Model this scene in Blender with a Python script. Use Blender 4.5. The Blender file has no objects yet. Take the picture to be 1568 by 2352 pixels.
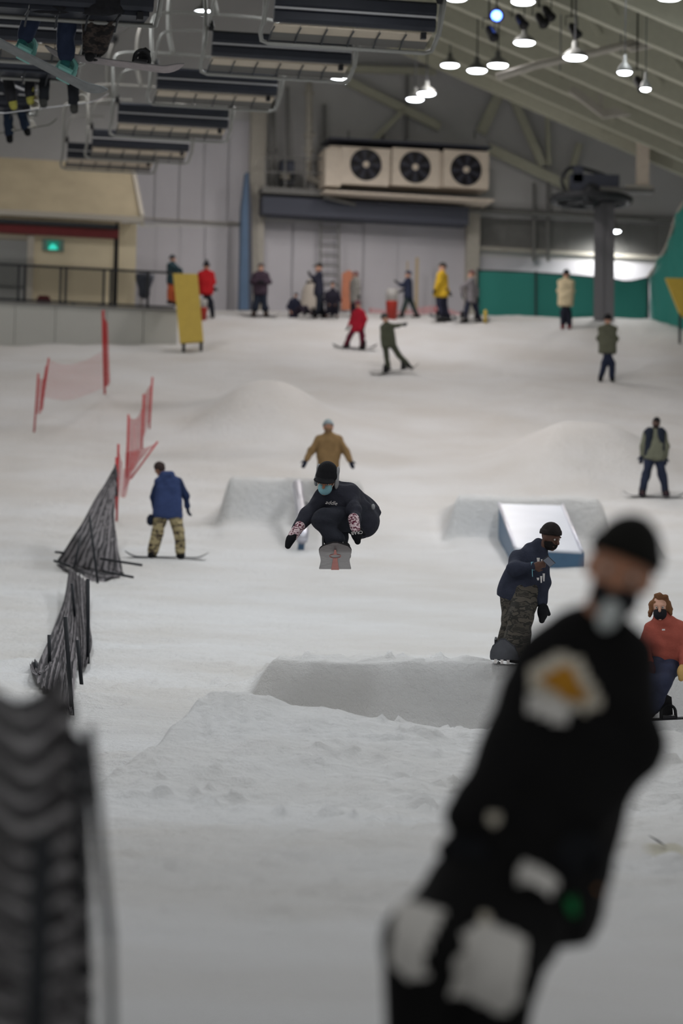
import bpy, bmesh, math, random
import numpy as np
from mathutils import Vector, Matrix, noise as mnoise

random.seed(7)
rng = np.random.default_rng(7)
scene = bpy.context.scene
COL = scene.collection
PI = math.pi

# ------------------------------------------------------------------ camera
F = 8820.0                     # focal length in pixels of the 1568 x 2352 frame (135 mm on a 36 mm tall frame)
HZ = 1900.0                    # row of the horizon
PITCH = math.atan((HZ - 1176.0) / F)
ROLL = math.radians(1.2)
CAM = np.array([0.0, 0.0, 1.6])
_f = np.array([0, math.cos(PITCH), math.sin(PITCH)])
_r0 = np.array([1.0, 0, 0]); _u0 = np.array([0, -math.sin(PITCH), math.cos(PITCH)])
_r = _r0 * math.cos(ROLL) + _u0 * math.sin(ROLL)
_u = -_r0 * math.sin(ROLL) + _u0 * math.cos(ROLL)

cam_data = bpy.data.cameras.new('camera')
cam_data.sensor_fit = 'VERTICAL'; cam_data.sensor_height = 36.0; cam_data.sensor_width = 24.0
cam_data.lens = 135.0
cam_data.clip_start = 0.5; cam_data.clip_end = 400
cam_data.dof.use_dof = True
cam_data.dof.focus_distance = 38.3
cam_data.dof.aperture_fstop = 1.9
cam = bpy.data.objects.new('camera', cam_data); COL.objects.link(cam)
M = Matrix(((_r[0], _u[0], -_f[0], CAM[0]), (_r[1], _u[1], -_f[1], CAM[1]), (_r[2], _u[2], -_f[2], CAM[2]), (0, 0, 0, 1)))
cam.matrix_world = M
scene.camera = cam

# ------------------------------------------------------------------ world and exposure
world = bpy.data.worlds.new('hall_air'); scene.world = world; world.use_nodes = True
world.node_tree.nodes['Background'].inputs[0].default_value = (0.93, 0.93, 0.92, 1)
world.node_tree.nodes['Background'].inputs[1].default_value = 0.35
scene.view_settings.view_transform = 'Standard'
scene.view_settings.look = 'None'
scene.view_settings.exposure = 0.0
scene.view_settings.gamma = 1.0
scene.view_settings.use_curve_mapping = False
try:
    scene.cycles.use_light_tree = True
    scene.cycles.max_bounces = 5
    scene.cycles.diffuse_bounces = 2
    scene.cycles.glossy_bounces = 2
    scene.cycles.transparent_max_bounces = 16
    scene.cycles.sample_clamp_indirect = 4.0
except Exception:
    pass

LAMP_POWER = 690.0

# ------------------------------------------------------------------ pixels to directions
def ray(px, py):
    return _f + (px - 784.0) / F * _r - (py - 1176.0) / F * _u
def at(px, py, d):
    "point at depth d on the ray of a pixel"
    return CAM + d * ray(px, py)
def proj(p):
    q = np.asarray(p) - CAM
    d = q @ _f
    return 784 + F * (q @ _r) / d, 1176 - F * (q @ _u) / d, d

# ------------------------------------------------------------------ materials
def lin(c):
    o = []
    for v in c[:3]:
        v = v / 255.0
        o.append(v / 12.92 if v <= 0.04045 else ((v + 0.055) / 1.055) ** 2.4)
    return (*o, 1.0)
MATS = {}
def mat(name, col, rough=0.7, metal=0.0, var=0.0, vscale=6.0, bump=0.0, bscale=40.0, spec=0.3, sheen=0.0):
    "plain procedural material: colour, small colour variation and fine relief from noise"
    if name in MATS: return MATS[name]
    m = bpy.data.materials.new(name); m.use_nodes = True
    nt = m.node_tree; b = nt.nodes['Principled BSDF']
    b.inputs['Base Color'].default_value = lin(col)
    b.inputs['Roughness'].default_value = rough
    b.inputs['Metallic'].default_value = metal
    b.inputs['Specular IOR Level'].default_value = spec
    tc = nt.nodes.new('ShaderNodeTexCoord')
    if var > 0:
        n = nt.nodes.new('ShaderNodeTexNoise'); n.inputs['Scale'].default_value = vscale; n.inputs['Detail'].default_value = 4
        nt.links.new(tc.outputs['Object'], n.inputs['Vector'])
        r = nt.nodes.new('ShaderNodeValToRGB')
        a = lin(col); r.color_ramp.elements[0].position = 0.3; r.color_ramp.elements[1].position = 0.7
        r.color_ramp.elements[0].color = tuple(max(0, x * (1 - var)) for x in a[:3]) + (1,)
        r.color_ramp.elements[1].color = tuple(min(1, x * (1 + var)) for x in a[:3]) + (1,)
        nt.links.new(n.outputs['Fac'], r.inputs['Fac']); nt.links.new(r.outputs['Color'], b.inputs['Base Color'])
    if bump > 0:
        n2 = nt.nodes.new('ShaderNodeTexNoise'); n2.inputs['Scale'].default_value = bscale; n2.inputs['Detail'].default_value = 3
        nt.links.new(tc.outputs['Object'], n2.inputs['Vector'])
        bp = nt.nodes.new('ShaderNodeBump'); bp.inputs['Strength'].default_value = bump; bp.inputs['Distance'].default_value = 0.02
        nt.links.new(n2.outputs['Fac'], bp.inputs['Height']); nt.links.new(bp.outputs['Normal'], b.inputs['Normal'])
    MATS[name] = m
    return m
def emit_mat(name, col, strength):
    if name in MATS: return MATS[name]
    m = bpy.data.materials.new(name); m.use_nodes = True
    nt = m.node_tree; b = nt.nodes['Principled BSDF']
    b.inputs['Base Color'].default_value = lin(col)
    b.inputs['Emission Color'].default_value = lin(col)
    b.inputs['Emission Strength'].default_value = strength
    m.cycles.emission_sampling = 'NONE'      # the bulbs carry the light
    MATS[name] = m
    return m
def camo_mat(name, cols, scale, rough=0.85):
    "blotchy print of several colours"
    if name in MATS: return MATS[name]
    m = bpy.data.materials.new(name); m.use_nodes = True
    nt = m.node_tree; b = nt.nodes['Principled BSDF']; b.inputs['Roughness'].default_value = rough
    b.inputs['Specular IOR Level'].default_value = 0.2
    tc = nt.nodes.new('ShaderNodeTexCoord')
    mp = nt.nodes.new('ShaderNodeMapping'); mp.inputs['Scale'].default_value = (scale, scale, scale * 2.2)
    nt.links.new(tc.outputs['Object'], mp.inputs['Vector'])
    n = nt.nodes.new('ShaderNodeTexNoise'); n.inputs['Scale'].default_value = 1.0; n.inputs['Detail'].default_value = 2.5
    nt.links.new(mp.outputs['Vector'], n.inputs['Vector'])
    r = nt.nodes.new('ShaderNodeValToRGB'); r.color_ramp.interpolation = 'CONSTANT'
    k = len(cols)
    while len(r.color_ramp.elements) < k: r.color_ramp.elements.new(0.5)
    for i, c in enumerate(cols):
        r.color_ramp.elements[i].position = 0.0 if i == 0 else 0.36 + 0.30 * (i - 0.5) / k
        r.color_ramp.elements[i].color = lin(c)
    nt.links.new(n.outputs['Fac'], r.inputs['Fac']); nt.links.new(r.outputs['Color'], b.inputs['Base Color'])
    MATS[name] = m
    return m
def net_mat(name, col, cover, scale=30.0, rough=0.9, stripe=None):
    "fine netting: threads as a procedural weave, open between them"
    if name in MATS: return MATS[name]
    m = bpy.data.materials.new(name); m.use_nodes = True
    nt = m.node_tree; b = nt.nodes['Principled BSDF']
    b.inputs['Base Color'].default_value = lin(col); b.inputs['Roughness'].default_value = rough
    b.inputs['Specular IOR Level'].default_value = 0.15
    tr = nt.nodes.new('ShaderNodeBsdfTransparent'); mix = nt.nodes.new('ShaderNodeMixShader')
    uv = nt.nodes.new('ShaderNodeUVMap')
    sp = nt.nodes.new('ShaderNodeSeparateXYZ'); nt.links.new(uv.outputs['UV'], sp.inputs['Vector'])
    outs = []
    for ax in ('X', 'Y'):
        mu = nt.nodes.new('ShaderNodeMath'); mu.operation = 'MULTIPLY'; mu.inputs[1].default_value = scale
        nt.links.new(sp.outputs[ax], mu.inputs[0])
        fr = nt.nodes.new('ShaderNodeMath'); fr.operation = 'FRACT'; nt.links.new(mu.outputs[0], fr.inputs[0])
        lt = nt.nodes.new('ShaderNodeMath'); lt.operation = 'LESS_THAN'; lt.inputs[1].default_value = cover
        nt.links.new(fr.outputs[0], lt.inputs[0]); outs.append(lt)
    mx = nt.nodes.new('ShaderNodeMath'); mx.operation = 'MAXIMUM'
    nt.links.new(outs[0].outputs[0], mx.inputs[0]); nt.links.new(outs[1].outputs[0], mx.inputs[1])
    nt.links.new(mx.outputs[0], mix.inputs['Fac'])
    nt.links.new(tr.outputs[0], mix.inputs[1]); nt.links.new(b.outputs[0], mix.inputs[2])
    nt.links.new(mix.outputs[0], nt.nodes['Material Output'].inputs['Surface'])
    if stripe is not None:      # lighter and darker runs paint in fold shading as well as gathered layers
        sn = nt.nodes.new('ShaderNodeTexNoise'); sn.inputs['Scale'].default_value = .6; nt.links.new(uv.outputs['UV'], sn.inputs['Vector'])
        wv = nt.nodes.new('ShaderNodeMath'); wv.operation = 'MULTIPLY_ADD'; wv.inputs[1].default_value = 7.0
        nt.links.new(sn.outputs['Fac'], wv.inputs[0])
        my = nt.nodes.new('ShaderNodeMath'); my.operation = 'MULTIPLY'; my.inputs[1].default_value = stripe[1]
        nt.links.new(sp.outputs['Y'], my.inputs[0]); nt.links.new(my.outputs[0], wv.inputs[2])
        si = nt.nodes.new('ShaderNodeMath'); si.operation = 'SINE'; nt.links.new(wv.outputs[0], si.inputs[0])
        rp = nt.nodes.new('ShaderNodeValToRGB'); rp.color_ramp.elements[0].position = .25; rp.color_ramp.elements[1].position = .75
        rp.color_ramp.elements[0].color = lin(stripe[0]); rp.color_ramp.elements[1].color = lin(col)
        ma = nt.nodes.new('ShaderNodeMath'); ma.operation = 'MULTIPLY_ADD'; ma.inputs[1].default_value = .5; ma.inputs[2].default_value = .5
        nt.links.new(si.outputs[0], ma.inputs[0]); nt.links.new(ma.outputs[0], rp.inputs['Fac']); nt.links.new(rp.outputs['Color'], b.inputs['Base Color'])
    MATS[name] = m
    return m

# ------------------------------------------------------------------ objects
ORG = {}
def thing(name, label, cat, loc=(0, 0, 0), group=None):
    o = bpy.data.objects.new(name, None); COL.objects.link(o)
    o.empty_display_size = 0.2
    o.location = Vector([float(v) for v in loc]); ORG[o.name] = np.array([float(v) for v in loc])
    o['label'] = label; o['category'] = cat
    if group: o['group'] = group
    return o
def tag(o, label, cat, group=None):
    o['label'] = label; o['category'] = cat
    if group: o['group'] = group
    return o
def link_mesh(name, me, material, parent=None, org=None, smooth=False):
    me.materials.append(material)
    if smooth:
        me.polygons.foreach_set('use_smooth', [True] * len(me.polygons))
    o = bpy.data.objects.new(name, me); COL.objects.link(o)
    if parent is not None:
        o.parent = parent
        ORG[o.name] = ORG[parent.name].copy()
    else:
        o.location = Vector([float(v) for v in org]) if org is not None else (0, 0, 0)
        ORG[o.name] = np.array([float(v) for v in (org if org is not None else (0, 0, 0))])
    return o
def mesh_obj(name, verts, faces, material, parent=None, org=None, smooth=False):
    "verts in world coordinates; stored relative to the parent's (or own) origin"
    v = np.asarray(verts, dtype=float).reshape(-1, 3)
    if parent is not None: off = ORG[parent.name]
    else:
        if org is None:
            org = np.array([v[:, 0].mean(), v[:, 1].mean(), v[:, 2].min()])
        off = np.asarray(org, dtype=float)
    me = bpy.data.meshes.new(name)
    me.from_pydata((v - off).tolist(), [], faces)
    me.update()
    return link_mesh(name, me, material, parent, org, smooth)

def nrm(v):
    v = np.asarray(v, float); n = np.linalg.norm(v)
    return v / n if n > 1e-9 else v
def frame_from(d, hint=(0, 0, 1)):
    d = nrm(d); h = np.asarray(hint, float)
    if abs(d @ nrm(h)) > 0.98: h = np.array([1.0, 0, 0]) if abs(d[0]) < 0.9 else np.array([0, 1.0, 0])
    a = nrm(np.cross(h, d)); b = np.cross(d, a)
    return a, b, d
class MB:
    "collects simple shapes into one mesh"
    def __init__(s): s.v = []; s.f = []
    def add(s, vs, fs):
        k = len(s.v)
        s.v += [tuple(float(c) for c in p) for p in vs]
        s.f += [tuple(i + k for i in f) for f in fs]
        return s
    def hexa(s, p):   # 8 corners: bottom ring 0-3, top ring 4-7
        return s.add(p, [(3, 2, 1, 0), (4, 5, 6, 7), (0, 1, 5, 4), (1, 2, 6, 5), (2, 3, 7, 6), (3, 0, 4, 7)])
    def box(s, c, size, ax=None):
        c = np.asarray(c, float); h = np.asarray(size, float) / 2
        A = np.eye(3) if ax is None else np.asarray(ax, float)
        pts = []
        for sz in (-1, 1):
            for sx, sy in ((-1, -1), (1, -1), (1, 1), (-1, 1)):
                pts.append(c + A[0] * h[0] * sx + A[1] * h[1] * sy + A[2] * h[2] * sz)
        return s.hexa(pts)
    def bar(s, a, b, w, h, hint=(0, 0, 1)):
        a = np.asarray(a, float); b = np.asarray(b, float)
        x, y, d = frame_from(b - a, hint)
        pts = []
        for q in (a, b):
            for sx, sy in ((-1, -1), (1, -1), (1, 1), (-1, 1)):
                pts.append(q + x * w / 2 * sx + y * h / 2 * sy)
        return s.hexa(pts)
    def tube(s, path, r, n=8, close=False, hint=(0, 0, 1)):
        path = [np.asarray(p, float) for p in path]; m = len(path)
        rr = r if hasattr(r, '__len__') else [r] * m
        vs = []; fs = []
        pa = None
        for i, p in enumerate(path):
            if close: t = path[(i + 1) % m] - path[i - 1]
            else: t = path[min(i + 1, m - 1)] - path[max(i - 1, 0)]
            t = nrm(t)
            if pa is None: a, b, _ = frame_from(t, hint)
            else:
                a = nrm(pa - t * (pa @ t)); b = np.cross(t, a)
            pa = a
            for k in range(n):
                g = 2 * PI * k / n
                vs.append(p + (a * math.cos(g) + b * math.sin(g)) * rr[i])
        for i in range(m if close else m - 1):
            j = (i + 1) % m
            for k in range(n):
                k2 = (k + 1) % n
                fs.append((i * n + k, i * n + k2, j * n + k2, j * n + k))
        if not close:
            fs.append(tuple(range(n - 1, -1, -1))); fs.append(tuple((m - 1) * n + k for k in range(n)))
        return s.add(vs, fs)
    def lathe(s, c, prof, n=20, ax=(0, 0, 1)):
        "prof: list of (radius, height along ax)"
        a, b, d = frame_from(ax, (0, 1, 0.01)); c = np.asarray(c, float)
        vs = []; fs = []; m = len(prof)
        for r, h in prof:
            for k in range(n):
                g = 2 * PI * k / n
                vs.append(c + d * h + (a * math.cos(g) + b * math.sin(g)) * max(r, 1e-4))
        for i in range(m - 1):
            for k in range(n):
                k2 = (k + 1) % n
                fs.append((i * n + k, i * n + k2, (i + 1) * n + k2, (i + 1) * n + k))
        fs.append(tuple(range(n - 1, -1, -1))); fs.append(tuple((m - 1) * n + k for k in range(n)))
        return s.add(vs, fs)
    def prism(s, poly, ex):
        "poly: list of 3-d points (planar), ex: extrusion vector"
        n = len(poly); ex = np.asarray(ex, float)
        vs = [np.asarray(p, float) for p in poly] + [np.asarray(p, float) + ex for p in poly]
        fs = [tuple(range(n - 1, -1, -1)), tuple(range(n, 2 * n))]
        for i in range(n):
            j = (i + 1) % n
            fs.append((i, j, n + j, n + i))
        return s.add(vs, fs)
    def build(s, name, material, parent=None, org=None, smooth=False):
        o = mesh_obj(name, s.v, s.f, material, parent, org, smooth)
        bm = bmesh.new(); bm.from_mesh(o.data)
        bmesh.ops.recalc_face_normals(bm, faces=bm.faces)
        bm.to_mesh(o.data); bm.free()
        return o
def bez(pts, n=12):
    "smooth curve through points (Catmull-Rom)"
    P = [np.asarray(p, float) for p in pts]; P = [2 * P[0] - P[1]] + P + [2 * P[-1] - P[-2]]
    out = []
    for i in range(1, len(P) - 2):
        for k in range(n):
            t = k / n
            out.append(0.5 * ((2 * P[i]) + (-P[i - 1] + P[i + 1]) * t + (2 * P[i - 1] - 5 * P[i] + 4 * P[i + 1] - P[i + 2]) * t * t
                              + (-P[i - 1] + 3 * P[i] - 3 * P[i + 1] + P[i + 2]) * t ** 3))
    out.append(P[-2])
    return out
def copy_tree(o, parent=None):
    c = o.copy(); COL.objects.link(c)
    if parent is not None: c.parent = parent
    ORG[c.name] = ORG[o.name]
    for ch in list(o.children): copy_tree(ch, c)
    return c
class Plane:
    "a vertical plane crossing the view axis at depth y0, turned by yaw (right end further away)"
    def __init__(s, y0, yaw):
        s.o = np.array([0, y0, 0.0]); a = math.radians(yaw)
        s.t = np.array([math.cos(a), math.sin(a), 0]); s.n = np.array([math.sin(a), -math.cos(a), 0])
    def az(s, px, py, n=0.0):
        r = ray(px, py); k = ((s.o + s.n * n - CAM) @ s.n) / (r @ s.n)
        p = CAM + k * r - s.o
        return p @ s.t, p[2]
    def pt(s, a, z, n=0.0):
        q = s.o + s.t * a + s.n * n
        return np.array([q[0], q[1], z])
    def px(s, px, py, n=0.0):
        a, z = s.az(px, py, n); return s.pt(a, z, n)
    def box(s, mb, a0, a1, z0, z1, n0, n1):
        p = [s.pt(a, z, n) for z in (z0, z1) for a, n in ((a0, n1), (a1, n1), (a1, n0), (a0, n0))]
        return mb.hexa(p)
    def pbox(s, mb, x0, y0, x1, y1, n0, n1):
        "box from two pixel corners on the face nearest the camera"
        a0, zt = s.az(x0, y0, n1); a1, zb = s.az(x1, y1, n1)
        return s.box(mb, a0, a1, zb, zt, n0, n1)

# ================================================================== the snow slope
_bp = np.array([(0, -1.40), (5, -1.22), (10, -0.97), (14, -0.72), (24, -.17), (29.5, .13), (34, .56), (39, 1.14), (45, 1.76), (55, 2.85), (63, 3.85), (70, 4.85),
                (76, 5.85), (82, 7.0), (92, 9.4), (101, 11.75), (109, 13.70), (116.0, 15.75), (118, 15.9), (130, 15.9)])
_ty = np.linspace(0, 130, 1301)
_tz = np.interp(_ty, _bp[:, 0], _bp[:, 1])
_k = np.exp(-0.5 * (np.arange(-40, 41) / 18.0) ** 2); _k /= _k.sum()
_tz = np.convolve(np.pad(_tz, 40, mode='edge'), _k, mode='valid') + CAM[2]
def sstep(a, b, x):
    t = np.clip((x - a) / (b - a), 0, 1); return t * t * (3 - 2 * t)
def wob(X, Y, s, seed=0.0):
    return (np.sin(X * 1.7 * s + 1.3 * np.sin(Y * .9 * s + seed)) + np.sin(Y * 1.3 * s + 1.7 * np.sin(X * 1.1 * s + seed * 2) + 1)
            + np.sin((X + Y) * 2.3 * s + seed)) / 3
def ground(X, Y, fine=True):
    X = np.asarray(X, float); Y = np.asarray(Y, float)
    z = np.interp(Y, _ty, _tz)
    # landing mound nearest the camera, its left flank falling away
    edge = -1.10 - .175 * (34 - Y) + .05 * wob(X * 0, Y, 2.0)
    side = sstep(-.36, .03, X - edge)
    h = .57 * (.75 * np.clip((Y - 29.6) / 4.2, 0, 1) ** .85 + .25 * sstep(29.8, 33.9, Y)) * (1 - .5 * sstep(-1.0, 1.6, X)) * (1 - sstep(34.0, 34.7, Y))
    z = z + h * side + .035 * wob(X, Y, 1.9, 3.0) * sstep(26, 30, Y) * (1 - sstep(33, 35, Y)) * side
    # take-off lip behind the gap
    e2 = sstep(-1.02, -.60, X + .03 * wob(X * 0, Y, 5))
    up = .56 * np.clip(1 - (Y - 39) / 9.0, 0, 1) * sstep(38.55, 38.95, Y)
    gap = -.16 * sstep(34.4, 35.4, Y) * (1 - sstep(38.5, 38.9, Y))
    z = z + (up + gap) * e2
    # ramp in front of the round rail
    L = 76.6
    w = sstep(-2.55, -2.2, X) * (1 - sstep(.3, .7, X))
    z = z + .84 * np.clip(1 - (Y - L) / 7.0, 0, 1) * sstep(L - .55, L, Y) * w + .16 * np.clip((Y - L + 4) / 4, 0, 1) * (Y < L) * w
    # ramp in front of the wide box
    L = 74.5
    w = sstep(1.95, 2.3, X) * (1 - sstep(4.95, 5.3, X))
    z = z + .80 * np.clip(1 - (Y - L) / 7.0, 0, 1) * sstep(L - .5, L, Y) * w + .12 * np.clip((Y - L + 4) / 4, 0, 1) * (Y < L) * w
    # small lip right of the box
    L = 71.6
    w = sstep(5.0, 5.15, X) * (1 - sstep(5.75, 6.1, X))
    z = z + .45 * np.clip(1 - (Y - L) / 5.0, 0, 1) * sstep(L - .4, L, Y) * w
    # two big rounded humps higher up
    z = z + .85 * np.exp(-(np.abs(X + 2.0) / 1.35) ** 2.6 - ((Y - 93.8) / 2.6) ** 2) + .35 * np.exp(-((X + .9) / 1.6) ** 2 - ((Y - 92.5) / 2.6) ** 2)
    z = z + .85 * np.exp(-(np.abs(X - 5.7) / 1.6) ** 2.5 - ((Y - 88.5) / 2.6) ** 2) + .35 * np.exp(-((X - 4.4) / 1.2) ** 2 - ((Y - 86.5) / 2.2) ** 2)
    # drift below the left platform
    z = z + .35 * np.exp(-((X + 7) / 2.5) ** 2 - ((Y - 100) / 3.0) ** 2)
    far = sstep(8, 30, Y)
    z = z + .016 * wob(X * 1.6, Y, .55) * far + .018 * wob(X, Y, 1.7, 2.0)
    return z
def on_ground(px, py, d0=6.0, d1=126.0):
    "where the ray of a pixel meets the snow (first hit)"
    d = np.linspace(d0, d1, 6000); r = ray(px, py)
    P = CAM[None] + d[:, None] * r[None]
    below = P[:, 2] < ground(P[:, 0], P[:, 1])
    i = int(np.argmax(below)) if below.any() else len(d) - 1
    return P[i]
def gz(x, y): return float(ground(np.array([x]), np.array([y]))[0])

ys = [3.0]
while ys[-1] < 124.5:
    y = ys[-1]; st = .06 + .0021 * y
    if 29.3 < y < 39.3: st = .045
    if 71.0 < y < 77: st = .1
    ys.append(y + st)
ys = np.array(ys)
u = np.linspace(-1, 1, 361); u = np.sign(u) * (0.62 * np.abs(u) + .38 * np.abs(u) ** 3)
YY, UU = np.meshgrid(ys, u, indexing='ij')
XX = UU * (5.0 + .16 * YY)
ZZ = ground(XX, YY)
# chopped-up surface relief
def fbm(x, y, o=3):
    out = np.zeros_like(x); a = 1.0
    rs = np.random.default_rng(3)
    for i in range(o):
        for k in range(5):
            th = rs.uniform(0, 2 * PI); fr = 2 ** i * rs.uniform(2.2, 4.5); ph = rs.uniform(0, 6.28)
            c = (x * math.cos(th) + y * .55 * math.sin(th)) * fr
            out += a * np.sin(c + 1.4 * np.sin(c * .37 + ph * 3) + ph)
        a *= .55
    return out / 5
rough = fbm(XX, YY)
_lat = np.random.default_rng(11).uniform(-1, 1, (512, 512))
def vnoise(x, y):
    xi = np.floor(x).astype(int); yi = np.floor(y).astype(int); fx = x - xi; fy = y - yi
    fx = fx * fx * (3 - 2 * fx); fy = fy * fy * (3 - 2 * fy)
    g = lambda a, b: _lat[a % 512, b % 512]
    return (g(xi, yi) * (1 - fx) + g(xi + 1, yi) * fx) * (1 - fy) + (g(xi, yi + 1) * (1 - fx) + g(xi + 1, yi + 1) * fx) * fy
crumb = sum(vnoise(XX * f_ + 7 * f_, YY * f_ * .8 + 3 * f_) * a_ for f_, a_ in ((2.2, .020), (4.7, .014), (9.5, .010), (17.0, .006)))
clod = np.clip(vnoise(XX * 7.3, YY * 6.1) + .5 * vnoise(XX * 15, YY * 13) - .55, 0, None) * .09 + np.clip(vnoise(XX * 3.1 + 40, YY * 2.6) - .5, 0, None) * .10
near = sstep(16, 22, YY) * (1 - sstep(40, 60, YY) * .8)
patchy = .35 + .65 * sstep(-.2, .5, vnoise(XX * .9 + 5, YY * .6))
chunk = np.clip(fbm(XX * 2.6 + 9, YY * 2.6, 3) - .35, 0, None)
ZZ = ZZ + rough * .012 * (1 + .012 * YY) + chunk * .03 * near + (crumb + clod * patchy) * 1.3 * near * (1 - .7 * sstep(34.3, 34.8, YY) * (1 - sstep(38.9, 39.4, YY)))
# combed lines near the lip of the landing mound
cmb = np.sin(XX * 52 + YY * 6) * .012 * sstep(32.2, 32.6, YY) * (1 - sstep(33.7, 34, YY)) * (1 - sstep(-.9, -.3, XX)) * sstep(-1.3, -1.1, XX)
ZZ = ZZ + cmb
nr, nc = YY.shape
V = np.stack([XX, YY, ZZ], -1).reshape(-1, 3)
idx = np.arange(nr * nc).reshape(nr, nc)
Fq = np.stack([idx[:-1, :-1], idx[:-1, 1:], idx[1:, 1:], idx[1:, :-1]], -1).reshape(-1, 4)
def fast_mesh(name, V, Fq):
    me = bpy.data.meshes.new(name)
    me.vertices.add(len(V)); me.vertices.foreach_set('co', np.asarray(V, np.float32).ravel())
    me.loops.add(Fq.size); me.loops.foreach_set('vertex_index', np.asarray(Fq, np.int32).ravel())
    me.polygons.add(len(Fq)); me.polygons.foreach_set('loop_start', np.arange(0, Fq.size, Fq.shape[1], dtype=np.int32))
    me.polygons.foreach_set('use_smooth', np.ones(len(Fq), bool))
    me.update(calc_edges=True); me.validate()
    return me
snow = bpy.data.materials.new('snow'); snow.use_nodes = True
_nt = snow.node_tree; _b = _nt.nodes['Principled BSDF']
_b.inputs['Roughness'].default_value = .62; _b.inputs['Specular IOR Level'].default_value = .25
_tc = _nt.nodes.new('ShaderNodeTexCoord')
_n1 = _nt.nodes.new('ShaderNodeTexNoise'); _n1.inputs['Scale'].default_value = .35; _n1.inputs['Detail'].default_value = 5
_nt.links.new(_tc.outputs['Object'], _n1.inputs['Vector'])
_rp = _nt.nodes.new('ShaderNodeValToRGB')
_rp.color_ramp.elements[0].position = .32; _rp.color_ramp.elements[0].color = lin((212, 210, 207))
_rp.color_ramp.elements[1].position = .66; _rp.color_ramp.elements[1].color = lin((224, 225, 226))
_nt.links.new(_n1.outputs['Fac'], _rp.inputs['Fac']); _nt.links.new(_rp.outputs['Color'], _b.inputs['Base Color'])
_n2 = _nt.nodes.new('ShaderNodeTexNoise'); _n2.inputs['Scale'].default_value = 8.0; _n2.inputs['Detail'].default_value = 8; _n2.inputs['Roughness'].default_value = .65
_nt.links.new(_tc.outputs['Object'], _n2.inputs['Vector'])
_bm = _nt.nodes.new('ShaderNodeBump'); _bm.inputs['Strength'].default_value = .8; _bm.inputs['Distance'].default_value = .09
_nt.links.new(_n2.outputs['Fac'], _bm.inputs['Height']); _nt.links.new(_bm.outputs['Normal'], _b.inputs['Normal'])
_stain = on_ground(1535, 1953)
_vd = _nt.nodes.new('ShaderNodeVectorMath'); _vd.operation = 'SUBTRACT'; _vd.inputs[1].default_value = tuple(_stain)
_nt.links.new(_tc.outputs['Object'], _vd.inputs[0])
_vs = _nt.nodes.new('ShaderNodeVectorMath'); _vs.operation = 'MULTIPLY'; _vs.inputs[1].default_value = (5.5, 1.1, 0); _nt.links.new(_vd.outputs[0], _vs.inputs[0])
_vl = _nt.nodes.new('ShaderNodeVectorMath'); _vl.operation = 'LENGTH'; _nt.links.new(_vs.outputs[0], _vl.inputs[0])
_mr = _nt.nodes.new('ShaderNodeMapRange'); _mr.inputs['From Min'].default_value = .5; _mr.inputs['From Max'].default_value = 1.0; _mr.inputs['To Min'].default_value = .55; _mr.inputs['To Max'].default_value = 0
_nt.links.new(_vl.outputs['Value'], _mr.inputs['Value'])
_mx = _nt.nodes.new('ShaderNodeMix'); _mx.data_type = 'RGBA'; _mx.clamp_factor = True
_nt.links.new(_mr.outputs['Result'], _mx.inputs['Factor']); _nt.links.new(_rp.outputs['Color'], _mx.inputs[6]); _mx.inputs[7].default_value = (.45, .41, .24, 1)
_nt.links.new(_mx.outputs[2], _b.inputs['Base Color'])
floor = link_mesh('floor', fast_mesh('floor', V, Fq), snow)
floor['kind'] = 'structure'; floor['label'] = 'packed white snow slope with jumps and rounded humps'

# ================================================================== walls, roof
def struct(o, label=None):
    o['kind'] = 'structure'
    if label: o['label'] = label
    return o
wall_pale = mat('pale_wall_panel', (192, 191, 197), .6, var=.06, vscale=.6)
wall_dark = mat('dark_grey_cladding', (196, 196, 196), .75, var=.08, vscale=.5)
steel_grey = mat('grey_painted_steel', (118, 118, 116), .55, var=.05)
steel_pale = mat('pale_painted_steel', (176, 172, 162), .5, var=.05)
roof_mat = mat('olive_grey_roof_deck', (132, 133, 120), .8, var=.08, vscale=.4)
truss_mat = mat('olive_white_truss_paint', (186, 186, 168), .6, var=.05)
black_metal = mat('black_metal', (22, 22, 26), .45)
dark_metal = mat('dark_grey_metal', (50, 52, 56), .5)

WB = Plane(118.0, 12.0)          # back wall of the hall
m = MB(); WB.box(m, -26, 26, 14.0, 36.0, -.3, 0)
wall_back = struct(m.build('wall_back', wall_dark), 'dark grey clad gable wall at the top of the slope')
# pale insulated panels low on the wall, each with its own joint
_tops = []
xs = [300, 356, 412, 468, 524, 580]
for i in range(len(xs) - 1):
    m = MB(); WB.pbox(m, xs[i] + 1, 275, xs[i + 1] - 1, 512, 0, .05); m.build('wall_panel', wall_pale, wall_back)
    m = MB(); WB.pbox(m, xs[i] + 1, 521, xs[i + 1] - 1, 740, 0, .05); m.build('wall_panel', wall_pale, wall_back)
xs = [604, 670, 736, 833, 912, 995, 1076]
for i in range(len(xs) - 1):
    m = MB(); WB.pbox(m, xs[i] + 1, 510, xs[i + 1] - 1, 770, 0, .05); m.build('wall_panel', wall_pale, wall_back)
xs = [1098, 1165, 1232, 1300, 1370, 1440, 1505, 1575]
for i in range(len(xs) - 1):
    m = MB(); WB.pbox(m, xs[i] + 1, 590 + (xs[i] - 1098) * .04, xs[i + 1] - 1, 790, 0, .05); m.build('wall_panel', wall_pale, wall_back)
    m = MB(); WB.pbox(m, xs[i] + 1, 498 + (xs[i] - 1098) * .04, xs[i + 1] - 1, 573 + (xs[i] - 1098) * .04, 0, .03); m.build('wall_panel', steel_grey, wall_back)
def struct_pbox(name, P, rect, n0, n1, mt, label=None):
    mm = MB(); P.pbox(mm, *rect, n0, n1); return struct(mm.build(name, mt), label)
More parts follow.
